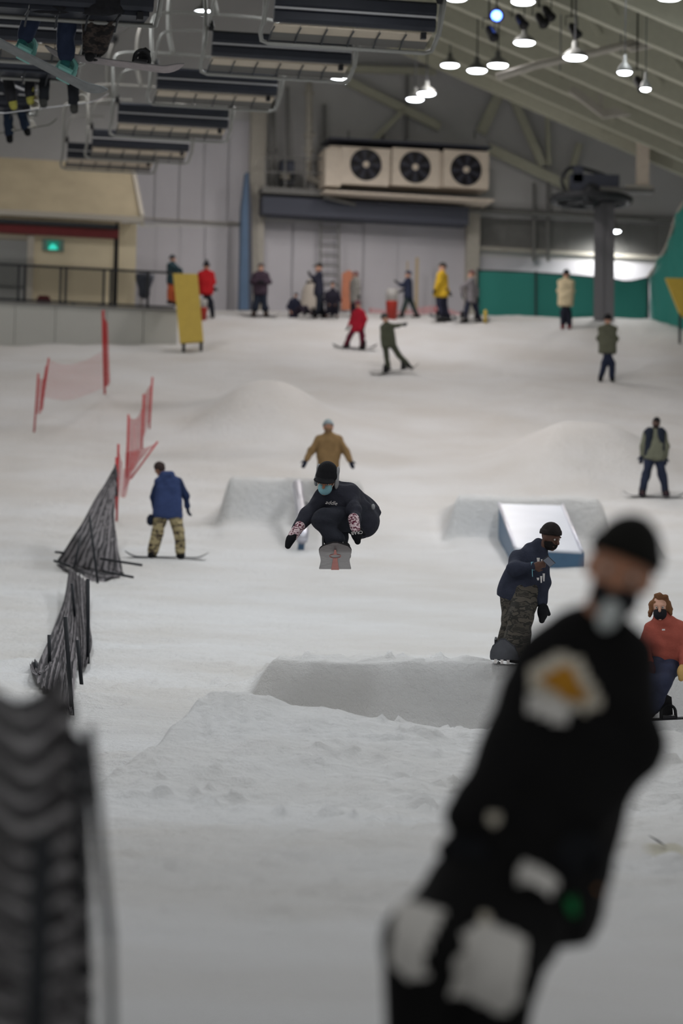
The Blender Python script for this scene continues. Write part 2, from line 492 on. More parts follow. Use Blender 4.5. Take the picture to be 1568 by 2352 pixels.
struct_pbox('trim_1', WB, (300, 500, 590, 514), 0, .12, steel_pale, 'pale horizontal wall rail left of the tall blue pad')
struct_pbox('trim_2', WB, (1098, 488, 1568, 500), 0, .15, steel_grey, 'grey horizontal pipe rail along the right of the back wall')
struct_pbox('trim_3', WB, (1098, 574, 1568, 590), 0, .15, steel_pale, 'pale horizontal wall rail above the green netting')
struct_pbox('column_1', WB, (578, 250, 602, 730), 0, .35, steel_pale, 'pale steel column beside the tall blue pad')
struct_pbox('column_2', WB, (1074, 486, 1098, 760), 0, .35, steel_pale, 'pale steel column at the left end of the green netting')
# diagonal braces and posts on the dark upper wall
for (x0, y0, x1, y1, w) in [(1172, 160, 1104, 305, .32), (800, 188, 1010, 292, .26), (1168, 205, 1246, 380, .24), (1120, 340, 1330, 440, .3),
                            (1330, 330, 1290, 470, .2), (790, 158, 1000, 165, .2), (930, 250, 850, 330, .16), (1255, 230, 1260, 380, .12)]:
    m = MB(); m.bar(WB.px(x0, y0, .25), WB.px(x1, y1, .25), w, .15, hint=WB.n); m.build('brace', truss_mat, wall_back)
for (x, y0, y1) in [(1226, 420, 600), (1258, 420, 600), (660, 200, 430), (745, 240, 330), (935, 170, 320), (880, 300, 335)]:
    m = MB(); m.bar(WB.px(x, y0, .2), WB.px(x, y1, .2), .1, .1); m.build('conduit', steel_grey, wall_back)

RY = 116.0
XR = -6.0
def roof_z(X, Y):
    z = 24.2 + .13 * (Y - RY) - .42 * (np.maximum(X, XR) - 8.1)
    return z - .42 * np.maximum(XR - X, 0)
m = MB()
for (xa, xb) in ((XR, 15.5), (-15.5, XR)):
    for y0 in np.arange(30, 122, 4.6):
        y1 = y0 + 4.5
        p = [(xa, y0, roof_z(xa, y0)), (xb, y0, roof_z(xb, y0)), (xb, y1, roof_z(xb, y1)), (xa, y1, roof_z(xa, y1))]
        m.hexa(p + [(a, b, c + .15) for a, b, c in p])
ceiling = struct(m.build('ceiling', roof_mat), 'olive grey pitched roof deck over the slope')
for X in np.arange(-4, 14, 1.5):
    m = MB(); m.bar((X, 60, roof_z(X, 60) - .12), (X, 119, roof_z(X, 119) - .12), .12, .22); m.build('purlin', truss_mat, ceiling)
fy = 115.6; k = 0
while fy > 58:
    t = thing('roof_truss', 'pale roof truss with web members, %s' % ('closest to the back wall' if k == 0 else ['second','third','fourth','fifth','sixth','seventh','eighth','ninth','tenth','eleventh','twelfth'][k - 1] + ' from the back wall'), 'truss', (XR, fy, roof_z(XR, fy) - .3), 'roof trusses')
    m = MB(); m.bar((XR, fy, roof_z(XR, fy) - .38), (15, fy, roof_z(15, fy) - .38), .3, .42); m.build('top_chord', truss_mat, t)
    dep = 1.45
    m = MB(); m.bar((XR, fy, roof_z(XR, fy) - dep), (15, fy, roof_z(15, fy) - dep), .3, .50); m.build('bottom_chord', truss_mat, t)
    Xw = XR + .4; sgn = 0
    while Xw < 14:
        a = (Xw, fy, roof_z(Xw, fy) - (.4 if sgn else dep)); b = (Xw + .95, fy, roof_z(Xw + .95, fy) - (dep if sgn else .4))
        m = MB(); m.bar(a, b, .1, .42 if sgn else .2, hint=(0, 1, 0)); m.build('web_member', truss_mat, t)
        Xw += .95; sgn = 1 - sgn
    fy -= 5.4; k += 1

# ================================================================== lamps
shade_mat = mat('lamp_aluminium', (120, 122, 120), .5, metal=.2)
lens_mat = emit_mat('lamp_lens_glow', (244, 248, 255), 14.0)
def lamp(p, label, dia=.5, power=LAMP_POWER, group='high bay lamps under the roof', col=(1.0, .985, .95), drop=True):
    p = np.asarray(p, float)
    t = thing('high_bay_lamp', label, 'lamp', p, group)
    r = dia / 2
    MB().lathe(p, [(r * 1.02, 0), (r * 1.04, .03), (r * .85, .1), (r * .5, .17), (r * .28, .2), (r * .26, .34), (r * .1, .36)], 24).build('lamp_shade', shade_mat, t, smooth=True)
    MB().lathe(p, [(r * .5, -.05), (r * .8, -.035), (r * .97, -.005), (r * .97, .01)], 24).build('lens', lens_mat, t, smooth=True)
    if drop:
        top = float(roof_z(p[0], p[1])) - .3
        MB().tube([p + (0, 0, .3), (p[0], p[1], max(top, p[2] + .6))], .02 if dia > .4 else .01, 6).build('rod', steel_pale if 'bright stem in' in label else dark_metal, t)
    if power:
        ld = bpy.data.lights.new('bulb', 'SPOT'); ld.energy = power; ld.spot_size = math.radians(164); ld.spot_blend = .55
        ld.shadow_soft_size = .4; ld.color = col
        lo = bpy.data.objects.new('bulb', ld); COL.objects.link(lo); lo.parent = t; lo.location = (0, 0, -.09)
    return t
lamps_px = [(467, 28, 48, 'hanging behind the chair cables at the upper left'), (1069, 54, 47, 'tucked beside the right end of the biggest empty chair'), (1204, 98, 60, 'with a bright stem in the middle of the roof'),
            (1320, 132, 66, 'large, second from the right edge'), (1033, 150, 52, 'left one of the row of three'),
            (1095, 162, 56, 'middle one of the row of three'), (1143, 150, 58, 'right one of the row of three'), (780, 185, 50, 'just below the second chair'),
            (953, 228, 48, 'lower left one of the overlapping pair'), (979, 215, 48, 'upper right one of the overlapping pair'),
            (1048, -4, 60, 'cut by the top edge beside the biggest chair'), (1201, 4, 66, 'cut by the top edge above the bright stem'), (1536, -6, 72, 'cut by the top edge at the far right')]
for (x, y, w, s) in lamps_px:
    d = F / ((w - 9) / .52)
    d = 107.0 if x == 979 else min(d, 112.5)
    lamp(at(x, y, d), 'glowing white round high bay lamp ' + s, power=LAMP_POWER * (.60 if d > 95 else .75), col=(1.0, .93, .90))
for (x, y, w, d, s) in [(1434, 166, .3, 76, 'second smallest, hanging near the right edge'), (1482, 204, .22, 79, 'smallest and lowest one near the right edge')]:
    lamp(at(x, y, d), 'glowing white round lamp, ' + s, dia=w, power=LAMP_POWER * .12)
# rows go on unseen above the frame, lamps added to light the slope
for (X, Y) in [(-8.5, 104), (-8.5, 94), (-6.5, 84), (-1.5, 82)] + [(-5.6 + 5.6 * i + .4 * (k % 2), 29.0 + 6.5 * k) for k in range(8) for i in range(3)] + [(-3, 19), (2.5, 18)]:
    zg = gz(X, Y)
    lamp((X, Y, max(zg + 8.3, (1900 + 150) / F * Y + CAM[2])), 'unseen round high bay lamp added to light the lower slope', power=LAMP_POWER * (.15 if Y < 24 else .38 if Y < 33 else .30 if Y < 38 else .68 if Y < 78 else 1), group='unseen high bay lamps added above the lower slope', col=(.95, .975, 1.0) if Y < 79 else (1.0, .95, .93))

# ================================================================== cooling unit and plant on the back wall
cream = mat('cream_enamel', (222, 210, 194), .5, var=.05)
navy = mat('dark_navy_steel', (74, 78, 90), .6)
blade_mat = mat('dark_fan_blade', (62, 62, 74), .5)
CN = 1.5
t = thing('cooling_unit', 'cream three-fan cooling unit mounted high on the dark back wall', 'cooling unit', WB.px(940, 462, CN))
m = MB(); WB.pbox(m, 757, 334, 1122, 436, .2, CN - .12); m.build('casing', cream, t)
m = MB(); WB.pbox(m, 748, 340, 782, 428, .3, CN); m.build('side_box', cream, t)
m = MB(); WB.pbox(m, 757, 317, 1130, 336, .2, CN + .1); m.build('top_cover', navy, t)
m = MB(); WB.pbox(m, 745, 436, 1135, 462, .2, CN + .12); m.build('drip_tray', cream, t)
for i, (cx, cy, x0, x1, y0, y1) in enumerate([(840, 378, 784, 892, 336, 428), (953, 384, 901, 1007, 339, 431), (1070, 390, 1019, 1121, 343, 435)]):
    c = WB.px(cx, cy, CN); R = .50
    # square front plate with a round hole
    a0, zt = WB.az(x0, y0, CN); a1, zb = WB.az(x1, y1, CN); ac, zc = WB.az(cx, cy, CN)
    n = 32; vs = []; fs = []
    for nn in (CN - .1, CN + .02):
        for k in range(n):
            g = 2 * PI * k / n; vs.append(WB.pt(ac + R * math.cos(g), zc + R * math.sin(g), nn))
        for k in range(n):
            g = 2 * PI * k / n; cg, sg = math.cos(g), math.sin(g); q = max(abs(cg), abs(sg))
            ha = (a1 - ac) if cg > 0 else (ac - a0); hz = (zt - zc) if sg > 0 else (zc - zb)
            vs.append(WB.pt(ac + cg / q * ha, zc + sg / q * hz, nn))
    for k in range(n):
        j = (k + 1) % n
        fs += [(2 * n + k, 2 * n + j, 3 * n + j, 3 * n + k), (k, n + k, n + j, j), (k, j, 2 * n + j, 2 * n + k), (n + k, 3 * n + k, 3 * n + j, n + j)]
    mesh_obj('fan_plate', vs, fs, cream, t)
    fan = mesh_obj('fan', *(lambda mm: (mm.v, mm.f))(MB().lathe(WB.pt(ac, zc, CN - .06), [(R, 0), (R, .02), (.1, .03)], 28, ax=WB.n)), black_metal, t)
    for k in range(7):
        g = 2 * PI * k / 7 + i * .3
        e = WB.t * math.cos(g) + np.array([0, 0, 1.0]) * math.sin(g); q = WB.t * -math.sin(g) + np.array([0, 0, 1.0]) * math.cos(g)
        o = WB.pt(ac, zc, CN - .0)
        mm = MB(); mm.prism([o + e * .1 - q * .04, o + e * .44 - q * .12, o + e * .46 + q * .04, o + e * .1 + q * .04], WB.n * .02 + q * .01); mm.build('blade', blade_mat, fan)
    MB().lathe(WB.pt(ac, zc, CN + .0), [(.1, 0), (.1, .06), (.05, .08)], 14, ax=WB.n).build('hub', cream, fan)
    gm = MB()
    for rr in (.18, .32, .46): gm.tube([WB.pt(ac + rr * math.cos(2 * PI * k / 24), zc + rr * math.sin(2 * PI * k / 24), CN + .1) for k in range(24)], .008, 4, close=True)
    gm.build('grille', dark_metal, fan)
for x in (800, 1090):
    m = MB(); m.bar(WB.px(x, 318, .8), WB.px(x, 300, .8) , .06, .06); m.build('lifting_lug', steel_grey, t)

t = thing('plant_platform', 'dark plant platform beam spanning the wall under the cooling unit', 'platform', WB.px(840, 516, .9))
m = MB(); WB.pbox(m, 603, 450, 1076, 516, .1, .9); m.build('fascia', navy, t)
m = MB(); WB.pbox(m, 603, 428, 746, 450, .1, 1.0); m.build('deck_edge', steel_grey, t)
for x in (610, 655, 700, 744):
    m = MB(); m.bar(WB.px(x, 430, .95), WB.px(x, 362, .95), .05, .05); m.build('rail_post', steel_grey, t)
for y in (362, 395):
    m = MB(); m.bar(WB.px(608, y, .95), WB.px(746, y + 3, .95), .05, .05); m.build('handrail', steel_grey, t)
t = thing('wall_pipe', 'thick white vertical pipe with an elbow rising from the plant platform', 'pipe', WB.px(710, 425, .6))
MB().tube(bez([WB.px(709, 190, .6), WB.px(710, 300, .6), WB.px(708, 395, .6), WB.px(715, 412, .6), WB.px(740, 420, .6)], 8), .11, 10).build('pipe_run', steel_pale, t, smooth=True)
for y in (215, 310, 345):
    MB().lathe(WB.px(709, y, .6), [(.16, -.05), (.16, .05)], 12).build('flange', steel_pale, t)
MB().tube([WB.px(709, 312, .6), WB.px(722, 310, .9)], .05, 8).build('valve', steel_pale, t)
t = thing('wall_pipe', 'thinner grey vertical pipe left of the white one', 'pipe', WB.px(626, 428, .5))
MB().tube([WB.px(626, 230, .5), WB.px(626, 428, .5)], .09, 10).build('pipe_run', steel_grey, t, smooth=True)
MB().lathe(WB.px(626, 345, .5), [(.14, -.05), (.14, .05)], 12).build('flange', steel_grey, t)
t = thing('pump', 'dark blue pump with pale motor on the plant platform', 'pump', WB.px(655, 428, .6))
m = MB(); WB.pbox(m, 646, 368, 676, 400, .3, .8); m.build('motor', navy, t)
MB().lathe(WB.px(655, 405, .7), [(.12, -.1), (.16, 0), (.1, .14)], 12).build('valve_head', steel_pale, t, smooth=True)
m = MB(); WB.pbox(m, 648, 398, 676, 426, .3, .7); m.build('base', dark_metal, t)
t = thing('wall_ladder', 'grey rung ladder fixed to the pale wall under the platform', 'ladder', WB.px(757, 705, .35))
for x in (736, 778):
    m = MB(); m.bar(WB.px(x, 514, .35), WB.px(x, 712, .35), .05, .06); m.build('stile', steel_grey, t)
for k in range(9):
    y = 522 + k * 22
    m = MB(); m.tube([WB.px(736, y, .35), WB.px(778, y + 1, .35)], .025, 6); m.build('rung', steel_grey, t)
tag(MB().tube(bez([WB.px(742, 452, 1.1), WB.px(800, 466, 1.0), WB.px(850, 474, .6), WB.px(1000, 480, .45), WB.px(1300, 494, .45), WB.px(1500, 506, .45)], 8), .055, 8).build('drain_pipe', steel_grey, smooth=True),
    'long thin pale drain pipe running right from the cooling unit', 'pipe')

# ================================================================== tall blue pad, red bins, posts along the wall
blue_pad = mat('dusty_blue_vinyl', (88, 112, 140), .5, var=.06, vscale=2)
P = [WB.px(x, y, 1.0) for x, y in ((551, 712), (580, 712), (578, 480), (572, 396), (566, 396), (556, 480))]
pad = thing('wall_pad', 'tall tapering dusty blue pad standing beside the pale steel column', 'pad', WB.px(566, 712, .8))
m = MB(); m.prism([P[0], P[0] * .32 + P[1] * .68, P[3] * .6 + P[4] * .4, P[4], P[5]], -WB.n * .4); m.build('pad_face', blue_pad, pad)
m = MB(); m.prism([P[0] * .32 + P[1] * .68, P[1], P[2], P[3], P[3] * .6 + P[4] * .4], -WB.n * .4); m.build('pad_edge', navy, pad)

red_pl = mat('red_plastic', (160, 50, 40), .45); white_pl = mat('white_plastic', (176, 174, 172), .45)
wood = mat('raw_timber', (176, 158, 128), .7, var=.1); terracotta = mat('orange_plywood', (196, 128, 100), .7, var=.1, vscale=3)
yellow_v = mat('yellow_vinyl', (196, 170, 76), .5, var=.05)
def bin_at(px, py, d, w, h, label):
    p = at(px, py, d); p[2] = gz(p[0], p[1])
    t = thing('bin', label, 'bin', p, 'red bins with white tops')
    MB().lathe(p, [(w * .42, -.05), (w * .5, h * .55), (w * .5, h * .6)], 14).build('bin_body', red_pl, t, smooth=True)
    MB().lathe(p + (0, 0, h * .6), [(w * .5, 0), (w * .5, h * .36), (w * .44, h * .4), (w * .1, h * .4)], 14).build('bin_lid', white_pl, t, smooth=True)
bin_at(466, 700, 114.0, .26, .62, 'small red bin with white top behind the person in red')
bin_at(899, 722, 115.0, .36, .9, 'tall red bin with white top beside the person pointing')
for i, (x, w, y0, s) in enumerate([(955, .14, 592, 'right and thicker of the pair'), (933, .07, 600, 'left and thinner of the pair')]):
    q = WB.px(x, 730, .8); top = WB.px(x, y0, .8)
    b = gz(q[0], q[1])
    m = MB(); m.bar((q[0], q[1], b - .1), (q[0], q[1], top[2]), w, w * .7); o = m.build('timber_post', wood)
    tag(o, 'upright raw timber post against the pale wall, ' + s, 'post', 'timber posts by the wall')
q = WB.px(797, 705, .7); zb = gz(q[0], q[1])
m = MB(); m.prism([WB.pt(*WB.az(x, y, .7), .7) for x, y in ((784, 712), (806, 712), (810, 625), (800, 620), (786, 628))], -WB.n * .05)
tag(m.build('plywood_board', terracotta), 'orange plywood board leaning on the wall behind the grey hooded person', 'board')
tag(MB().lathe(at(1114, 738, 114.5) - (0, 0, .05), [(.055, 0), (.055, .36), (.02, .4)], 10).build('marker_post', yellow_v, smooth=True), 'short yellow marker post before the green netting', 'post')

# ================================================================== netting
def ribbon(L, Rr, nu, nv, fold=0.0, waves=8, seed=0, sag=0.0, fdir=None, along='v'):
    "surface between two poly-lines (lists of points); fold: height of the waves"
    A = np.array(bez(L, 10)); B = np.array(bez(Rr, 10))
    def res(C, n):
        s = np.concatenate([[0], np.cumsum(np.linalg.norm(np.diff(C, axis=0), axis=1))]); s /= s[-1]
        q = np.linspace(0, 1, n); return np.stack([np.interp(q, s, C[:, i]) for i in range(3)], -1)
    A = res(A, nu); B = res(B, nu)
    v = np.linspace(0, 1, nv)[None, :, None]
    Pg = A[:, None] * (1 - v) + B[:, None] * v
    if sag: Pg[..., 2] -= sag * (4 * v * (1 - v))[..., 0]
    du = np.gradient(Pg, axis=0); dv = np.gradient(Pg, axis=1)
    n = np.cross(du, dv); n /= np.linalg.norm(n, axis=-1, keepdims=True) + 1e-9
    uu = np.linspace(0, 1, nu)[:, None]; vv = np.linspace(0, 1, nv)[None, :]
    ph = (vv if along == 'v' else uu) * waves * 2 * PI + 1.5 * np.sin(uu * 5 + seed) + .8 * np.sin(vv * 7 + seed * 2)
    Pg = Pg + n * (fold * np.sin(ph) + fold * .5 * np.sin(ph * .37 + seed))[..., None]
    ii = np.arange(nu * nv).reshape(nu, nv)
    Fq = np.stack([ii[:-1, :-1], ii[:-1, 1:], ii[1:, 1:], ii[1:, :-1]], -1).reshape(-1, 4)
    return Pg.reshape(-1, 3), Fq, np.stack(np.broadcast_arrays(uu, vv), -1).reshape(-1, 2)
def net_obj(name, V, Fq, UV, material, parent=None, size=(1, 1), org=None):
    if parent is not None: off = ORG[parent.name]
    else:
        off = np.array([V[:, 0].mean(), V[:, 1].mean(), V[:, 2].min()]) if org is None else org
    me = fast_mesh(name, V - off, Fq)
    uvl = me.uv_layers.new(name='UVMap')
    lu = (UV[Fq.ravel()] * np.array(size)[None]).astype(np.float32)
    uvl.data.foreach_set('uv', lu.ravel())
    return link_mesh(name, me, material, parent, off, True)
green_net = net_mat('teal_green_netting', (62, 140, 130), .62, 16)
red_net = net_mat('red_netting', (186, 38, 46), .30, 11)
black_net = net_mat('black_netting', (132, 128, 131), .86, 22, stripe=((58, 57, 60), 3.6))
pink_net = net_mat('faded_pink_netting', (214, 150, 152), .34, 12)
near_net = net_mat('near_black_netting', (150, 148, 150), .86, 22, stripe=((82, 80, 82), 3.2))  # lighter copy of the netting, brightened to make up for weak light there
red_pole = mat('red_fibreglass_pole', (184, 44, 48), .5); black_pole = mat('black_fence_pole', (24, 28, 34), .5)

GP = Plane(116.6, 12.0)
t = thing('safety_net', 'teal green safety netting stretched low along the back wall', 'netting', GP.px(1290, 750))
L = [GP.px(x, y) for x, y in ((1097, 621), (1180, 624), (1300, 631), (1400, 640), (1440, 646), (1490, 637))]
Rr = [GP.px(x, 770) for x in (1097, 1180, 1300, 1400, 1440, 1490)]
net_obj('net', *ribbon(L, Rr, 120, 10, .012, 5, 1, along='u'), green_net, t, (50, 16))
net_obj('net_lining', *ribbon([p + (0, .12, 0) for p in L], [p + (0, .12, 0) for p in Rr], 60, 6, .012, 4, 2, along='u'), mat('teal_green_lining', (66, 136, 130), .7, var=.12, vscale=.7), t)
MB().tube(bez(L, 8), .025, 6).build('top_rope', dark_metal, t)
for x in (1097, 1230, 1370, 1488):
    m = MB(); m.bar(GP.px(x, 770, .05), GP.px(x, 616 + (x - 1097) * .05, .05), .05, .05); m.build('net_post', dark_metal, t)
t = thing('safety_net', 'teal green safety netting sweeping up the right side of the slope', 'netting', at(1500, 750, 112))
cols = [(1488, 636, 118, 116.6), (1512, 600, 125, 116.0), (1534, 556, 135, 115.3), (1556, 488, 150, 114.6), (1592, 440, 160, 113.8), (1660, 380, 170, 112.5)]
L = [at(x, y, d) for x, y, _, d in cols]
Rr = []
for x, y, _, d in cols:
    p = at(x, y, d); Rr.append(np.array([p[0] + .1, p[1], gz(p[0], p[1]) - .1]))
net_obj('net', *ribbon(L, Rr, 120, 14, .05, 6, 3, along='u'), green_net, t, (50, 20))
net_obj('net_lining', *ribbon([p + (.12, .05, 0) for p in L], [p + (.12, .05, 0) for p in Rr], 120, 8, .05, 5, 4, along='u'), mat('lit_teal_lining', (84, 164, 158), .7, var=.12, vscale=.7), t)  # lining colour lightened to paint in the light on this drape
MB().tube(bez(L, 8), .05, 6).build('top_rope', steel_pale, t)
for p, q in zip(L[1:], Rr[1:]):
    m = MB(); m.tube([p + (.2, 0, .1), q + (.2, 0, -.1)], .035, 6); m.build('net_post', dark_metal, t)
# faded low netting behind the waiting people
pts = [(850, 712), (920, 716), (1000, 721), (1090, 728)]
L = [WB.px(x, y - 8 + 10 * math.sin(x * .03), 1.0) for x, y in pts]; Rr = [WB.px(x, y + 30, 1.0) for x, y in pts]
t = thing('low_net', 'faded pink low netting at the foot of the pale wall', 'netting', WB.px(970, 745, 1.0))
net_obj('net', *ribbon(L, Rr, 60, 6, .02, 10, 5, along='u'), pink_net, t, (30, 6))
for p, q in zip(L, Rr): MB().tube([p, q - (0, 0, .2)], .02, 6).build('pole', red_pole, t)

# ================================================================== lift tower and bull wheel on the right
t = thing('lift_tower', 'dark lattice lift tower standing in front of the green netting', 'tower', on_ground(1386, 738))
TP = Plane(114.6, 4.0)
def tz(x, y): return TP.px(x, y)
for x in (1374, 1398):
    m = MB(); m.bar(tz(x, 760), tz(x + 2, 436), .09, .3); m.build('tower_leg', mat('weathered_grey_steel', (112, 112, 116), .6), t)
m = MB(); m.bar(tz(1386, 760) + (0, .12, 0), tz(1388, 436) + (0, .12, 0), .3, .1); m.build('back_plate', mat('weathered_grey_steel', (112, 112, 116), .6), t)
for k in range(22):
    y = 448 + k * 13
    m = MB(); m.bar(tz(1374, y), tz(1398, y + 1), .05, .06); m.build('rung', steel_grey, t)
m = MB(); TP.pbox(m, 1378, 428, 1502, 441, -.3, .3); m.build('cross_beam', steel_grey, t)
m = MB(); m.bar(tz(1476, 270) + (0, -.1, 0), tz(1474, 428) + (0, -.1, 0), .38, .38); m.build('hanger_column', cream, t)
m = MB(); TP.pbox(m, 1440, 424, 1500, 432, -.35, .45); m.build('column_foot', steel_pale, t)
t = thing('bull_wheel', 'dark horizontal bull wheel beside the top of the lift tower', 'wheel', tz(1356, 470))
c = tz(1356, 462) + np.array([0, -.2, 0]); Rw = 1.15
MB().tube([c + (Rw * math.cos(2 * PI * k / 40), Rw * math.sin(2 * PI * k / 40), .0) for k in range(40)], .12, 8, close=True).build('rim', dark_metal, t, smooth=True)
for k in range(6):
    g = 2 * PI * k / 6 + .2
    m = MB(); m.bar(c, c + (Rw * math.cos(g), Rw * math.sin(g), 0), .12, .1); m.build('spoke', dark_metal, t)
MB().lathe(c, [(.22, -.2), (.28, 0), (.28, .3), (.12, .5)], 14).build('hub', dark_metal, t, smooth=True)
m = MB(); m.box(c + (.1, .3, .55), (1.5, .5, .5)); m.box(c + (-.4, .2, .8), (.3, .3, .5)); m.build('drive_housing', navy, t)
MB().tube(bez([c + (-.7, 0, .1), c + (-.9, 0, .6), c + (-.6, .1, 1.0), c + (.1, .2, .9), c + (.6, .1, .7)], 6), .06, 6).build('cable_loop', dark_metal, t)
t = lamp(WB.px(1412, 531, 1.0), 'small bright lamp on a gooseneck in front of the right wall', dia=.36, power=420, group='wall lamps', drop=False)
t.name = 'wall_lamp'
MB().tube(bez([WB.px(1412, 523, 1.0), WB.px(1408, 500, 1.0), WB.px(1400, 480, .9), WB.px(1398, 462, .9)], 6), .03, 6).build('gooseneck', steel_pale, t) if False else None
g = MB().tube(bez([WB.px(1412, 522, 1.0), WB.px(1409, 500, 1.0), WB.px(1402, 482, .9), WB.px(1399, 466, .9)], 6), .03, 6); ORG[t.name] = np.array(t.location); g.build('gooseneck', steel_pale, t, smooth=True)

# roof clutter: duct, lit angle brace, spot lamps
t = thing('duct_pipe', 'pale pipe rising to the right across the roof trusses', 'pipe', at(1140, 178, 88))
pts = [at(1140, 178, 88), at(1230, 150, 88), at(1360, 122, 88), at(1460, 98, 88), at(1600, 66, 88)]
MB().tube(pts, .09, 10).build('pipe_run', steel_pale, t, smooth=True)
m = MB(); m.prism([at(1440, 108, 87.8), at(1568, 78, 87.8), at(1568, 94, 87.8), at(1450, 116, 87.8)], (0, .2, 0)); m.build('pipe_flap', steel_pale, t)
for x, y in ((1286, 152), (1425, 112)): MB().tube([at(x, y, 88) + (0, 0, -.1), at(x, y, 88) + (0, 0, 1.2)], .02, 6).build('hanger', steel_grey, t)
t = thing('angle_brace', 'white angled steel brace catching the light above the beige column', 'brace', at(1385, 268, 104))
m = MB(); m.bar(at(1310, 204, 104), at(1386, 262, 104), .2, .2); m.build('arm', steel_pale, t)
m = MB(); m.prism([at(1383, 270, 104), at(1386, 252, 104), at(1412, 246, 104), at(1448, 262, 104)], (0, .25, 0)); m.build('foot', steel_pale, t)
m = MB(); m.bar(at(1380, 250, 104), at(1380, 215, 104), .1, .1); m.build('bolt', steel_pale, t)
for i, (x, y, s) in enumerate([(1190, 38, 'right of the blue light'), (1252, 20, 'upper one of the pair near the top'), (1236, 36, 'lower one of the pair near the top'), (1312, 60, 'small and far right'), (1122, 66, 'just below the blue light'), (1462, 182, 'hanging between the two small lamps')]):
    c = at(x, y, 84)
    t = thing('spotlight', 'black stage spotlight clamped under the roof, ' + s, 'spotlight', c, 'black stage spotlights')
    MB().lathe(c, [(.06, -.05), (.09, .02), (.11, .3), (.12, .34)], 12, ax=(.3, -.5, -.6)).build('can', black_metal, t, smooth=True)
    MB().tube([c + (-.13, 0, 0), c + (-.13, 0, .22), c + (.13, 0, .22), c + (.13, 0, 0)], .015, 6).build('yoke', black_metal, t)
    top = float(roof_z(c[0], c[1])) - .2
    MB().tube([c + (0, 0, .2), (c[0], c[1], max(top, c[2] + .5))], .02, 6).build('drop_rod', black_metal, t)
c = at(1140, 36, 84)
t = thing('spotlight', 'stage spotlight glowing blue under the roof', 'spotlight', c)
MB().lathe(c, [(.16, 0), (.15, .12), (.09, .3), (.05, .34)], 16, ax=(0, .9, .3)).build('can', mat('blue_can', (30, 50, 190), .4), t, smooth=True)
MB().lathe(c, [(.04, -.02), (.11, -.01), (.13, .02)], 16, ax=(0, .9, .3)).build('lens', emit_mat('blue_lens', (90, 130, 255), 9.0), t, smooth=True)
MB().tube([c + (0, 0.1, .1), (c[0], c[1] + .1, float(roof_z(c[0], c[1])) - .2)], .02, 6).build('drop_rod', black_metal, t)

# ================================================================== left: platform wall, cabin, railing
conc = mat('grey_green_panel', (192, 193, 188), .7, var=.05, vscale=.7)
stucco = mat('beige_cabin_wall', (222, 210, 180), .8, var=.05, vscale=1.2)
roof_tan = mat('tan_cabin_roof', (176, 164, 138), .8, var=.08, vscale=1.5)
trim_w = mat('cabin_white_trim', (196, 190, 178), .6)
maroon = mat('maroon_paint', (104, 40, 42), .6, var=.1)
LP = Plane(109.6, 12.0)
t = thing('retaining_wall', 'long low grey panel wall holding up the platform on the left', 'wall', LP.px(200, 805))
xs = [-60, 35, 128, 245, 330, 408]
for i in range(len(xs) - 1):
    m = MB(); x0, x1 = xs[i] + .6, xs[i + 1] - .6
    a0, z0 = LP.az(x0, 694 + .055 * x0); a1, _ = LP.az(x1, 700); _, zb = LP.az(x1, 830)
    LP.box(m, a0, a1, zb, LP.az(200, 706)[1], -.3, 0); m.build('wall_panel', conc, t)
zdeck = LP.az(200, 706)[1]
m = MB(); LP.box(m, LP.az(-60, 700)[0], LP.az(408, 700)[0], zdeck, zdeck + .06, -.34, .05); m.build('coping', steel_grey, t)
m = MB(); LP.box(m, LP.az(-60, 700)[0], LP.az(330, 700)[0], zdeck - .25, zdeck - .02, -4.6, -.4)
tag(m.build('platform_deck', conc), 'flat grey deck behind the railing beside the beige cabin', 'deck')

t = thing('railing', 'dark steel railing along the top of the platform wall', 'railing', LP.pt(LP.az(200, 700)[0], zdeck, -.15))
zr = zdeck + 1.13
for x in (-40, 44, 58, 141, 152, 240, 256, 342):
    a = LP.az(x, 660)[0]
    m = MB(); LP.box(m, a - .035, a + .035, zdeck + .06, zr, -.2, -.13); m.build('baluster', dark_metal, t)
for z in (zr, zdeck + .14):
    m = MB(); LP.box(m, LP.az(-60, 660)[0], LP.az(404, 660)[0], z - .03, z + .03, -.2, -.13); m.build('rail', dark_metal, t)
for (x0, x1) in ((-40, 44), (58, 141), (152, 240), (256, 342)):
    a0, a1 = LP.az(x0, 660)[0], LP.az(x1, 660)[0]
    v = np.array([LP.pt(a, z, -.165) for z in (zdeck + .17, zr - .03) for a in (a0 + .05, a1 - .05)])
    o = net_obj('mesh_infill', v, np.array([[0, 1, 3, 2]]), np.array([(0, 0), (1, 0), (0, 1), (1, 1)]), net_mat('railing_mesh', (40, 42, 44), .14, 18), t, (1.2, 1.2))

CP = Plane(112.2, 12.0)
a_l, a_r = CP.az(-60, 600)[0], CP.az(312, 600)[0]
z_e = CP.az(280, 512)[1]; z_b = zdeck
cab = thing('cabin', 'beige cabin with a tan roof standing on the left platform', 'cabin', CP.pt((a_l + a_r) / 2, z_b, 0))
m = MB(); CP.box(m, a_l, a_r, z_b, z_e, -3.6, 0); m.build('wall', stucco, cab)
m = MB(); CP.box(m, a_r - .62, a_r - .55, z_b, z_e, 0, .03); m.build('wall_joint', dark_metal, cab)
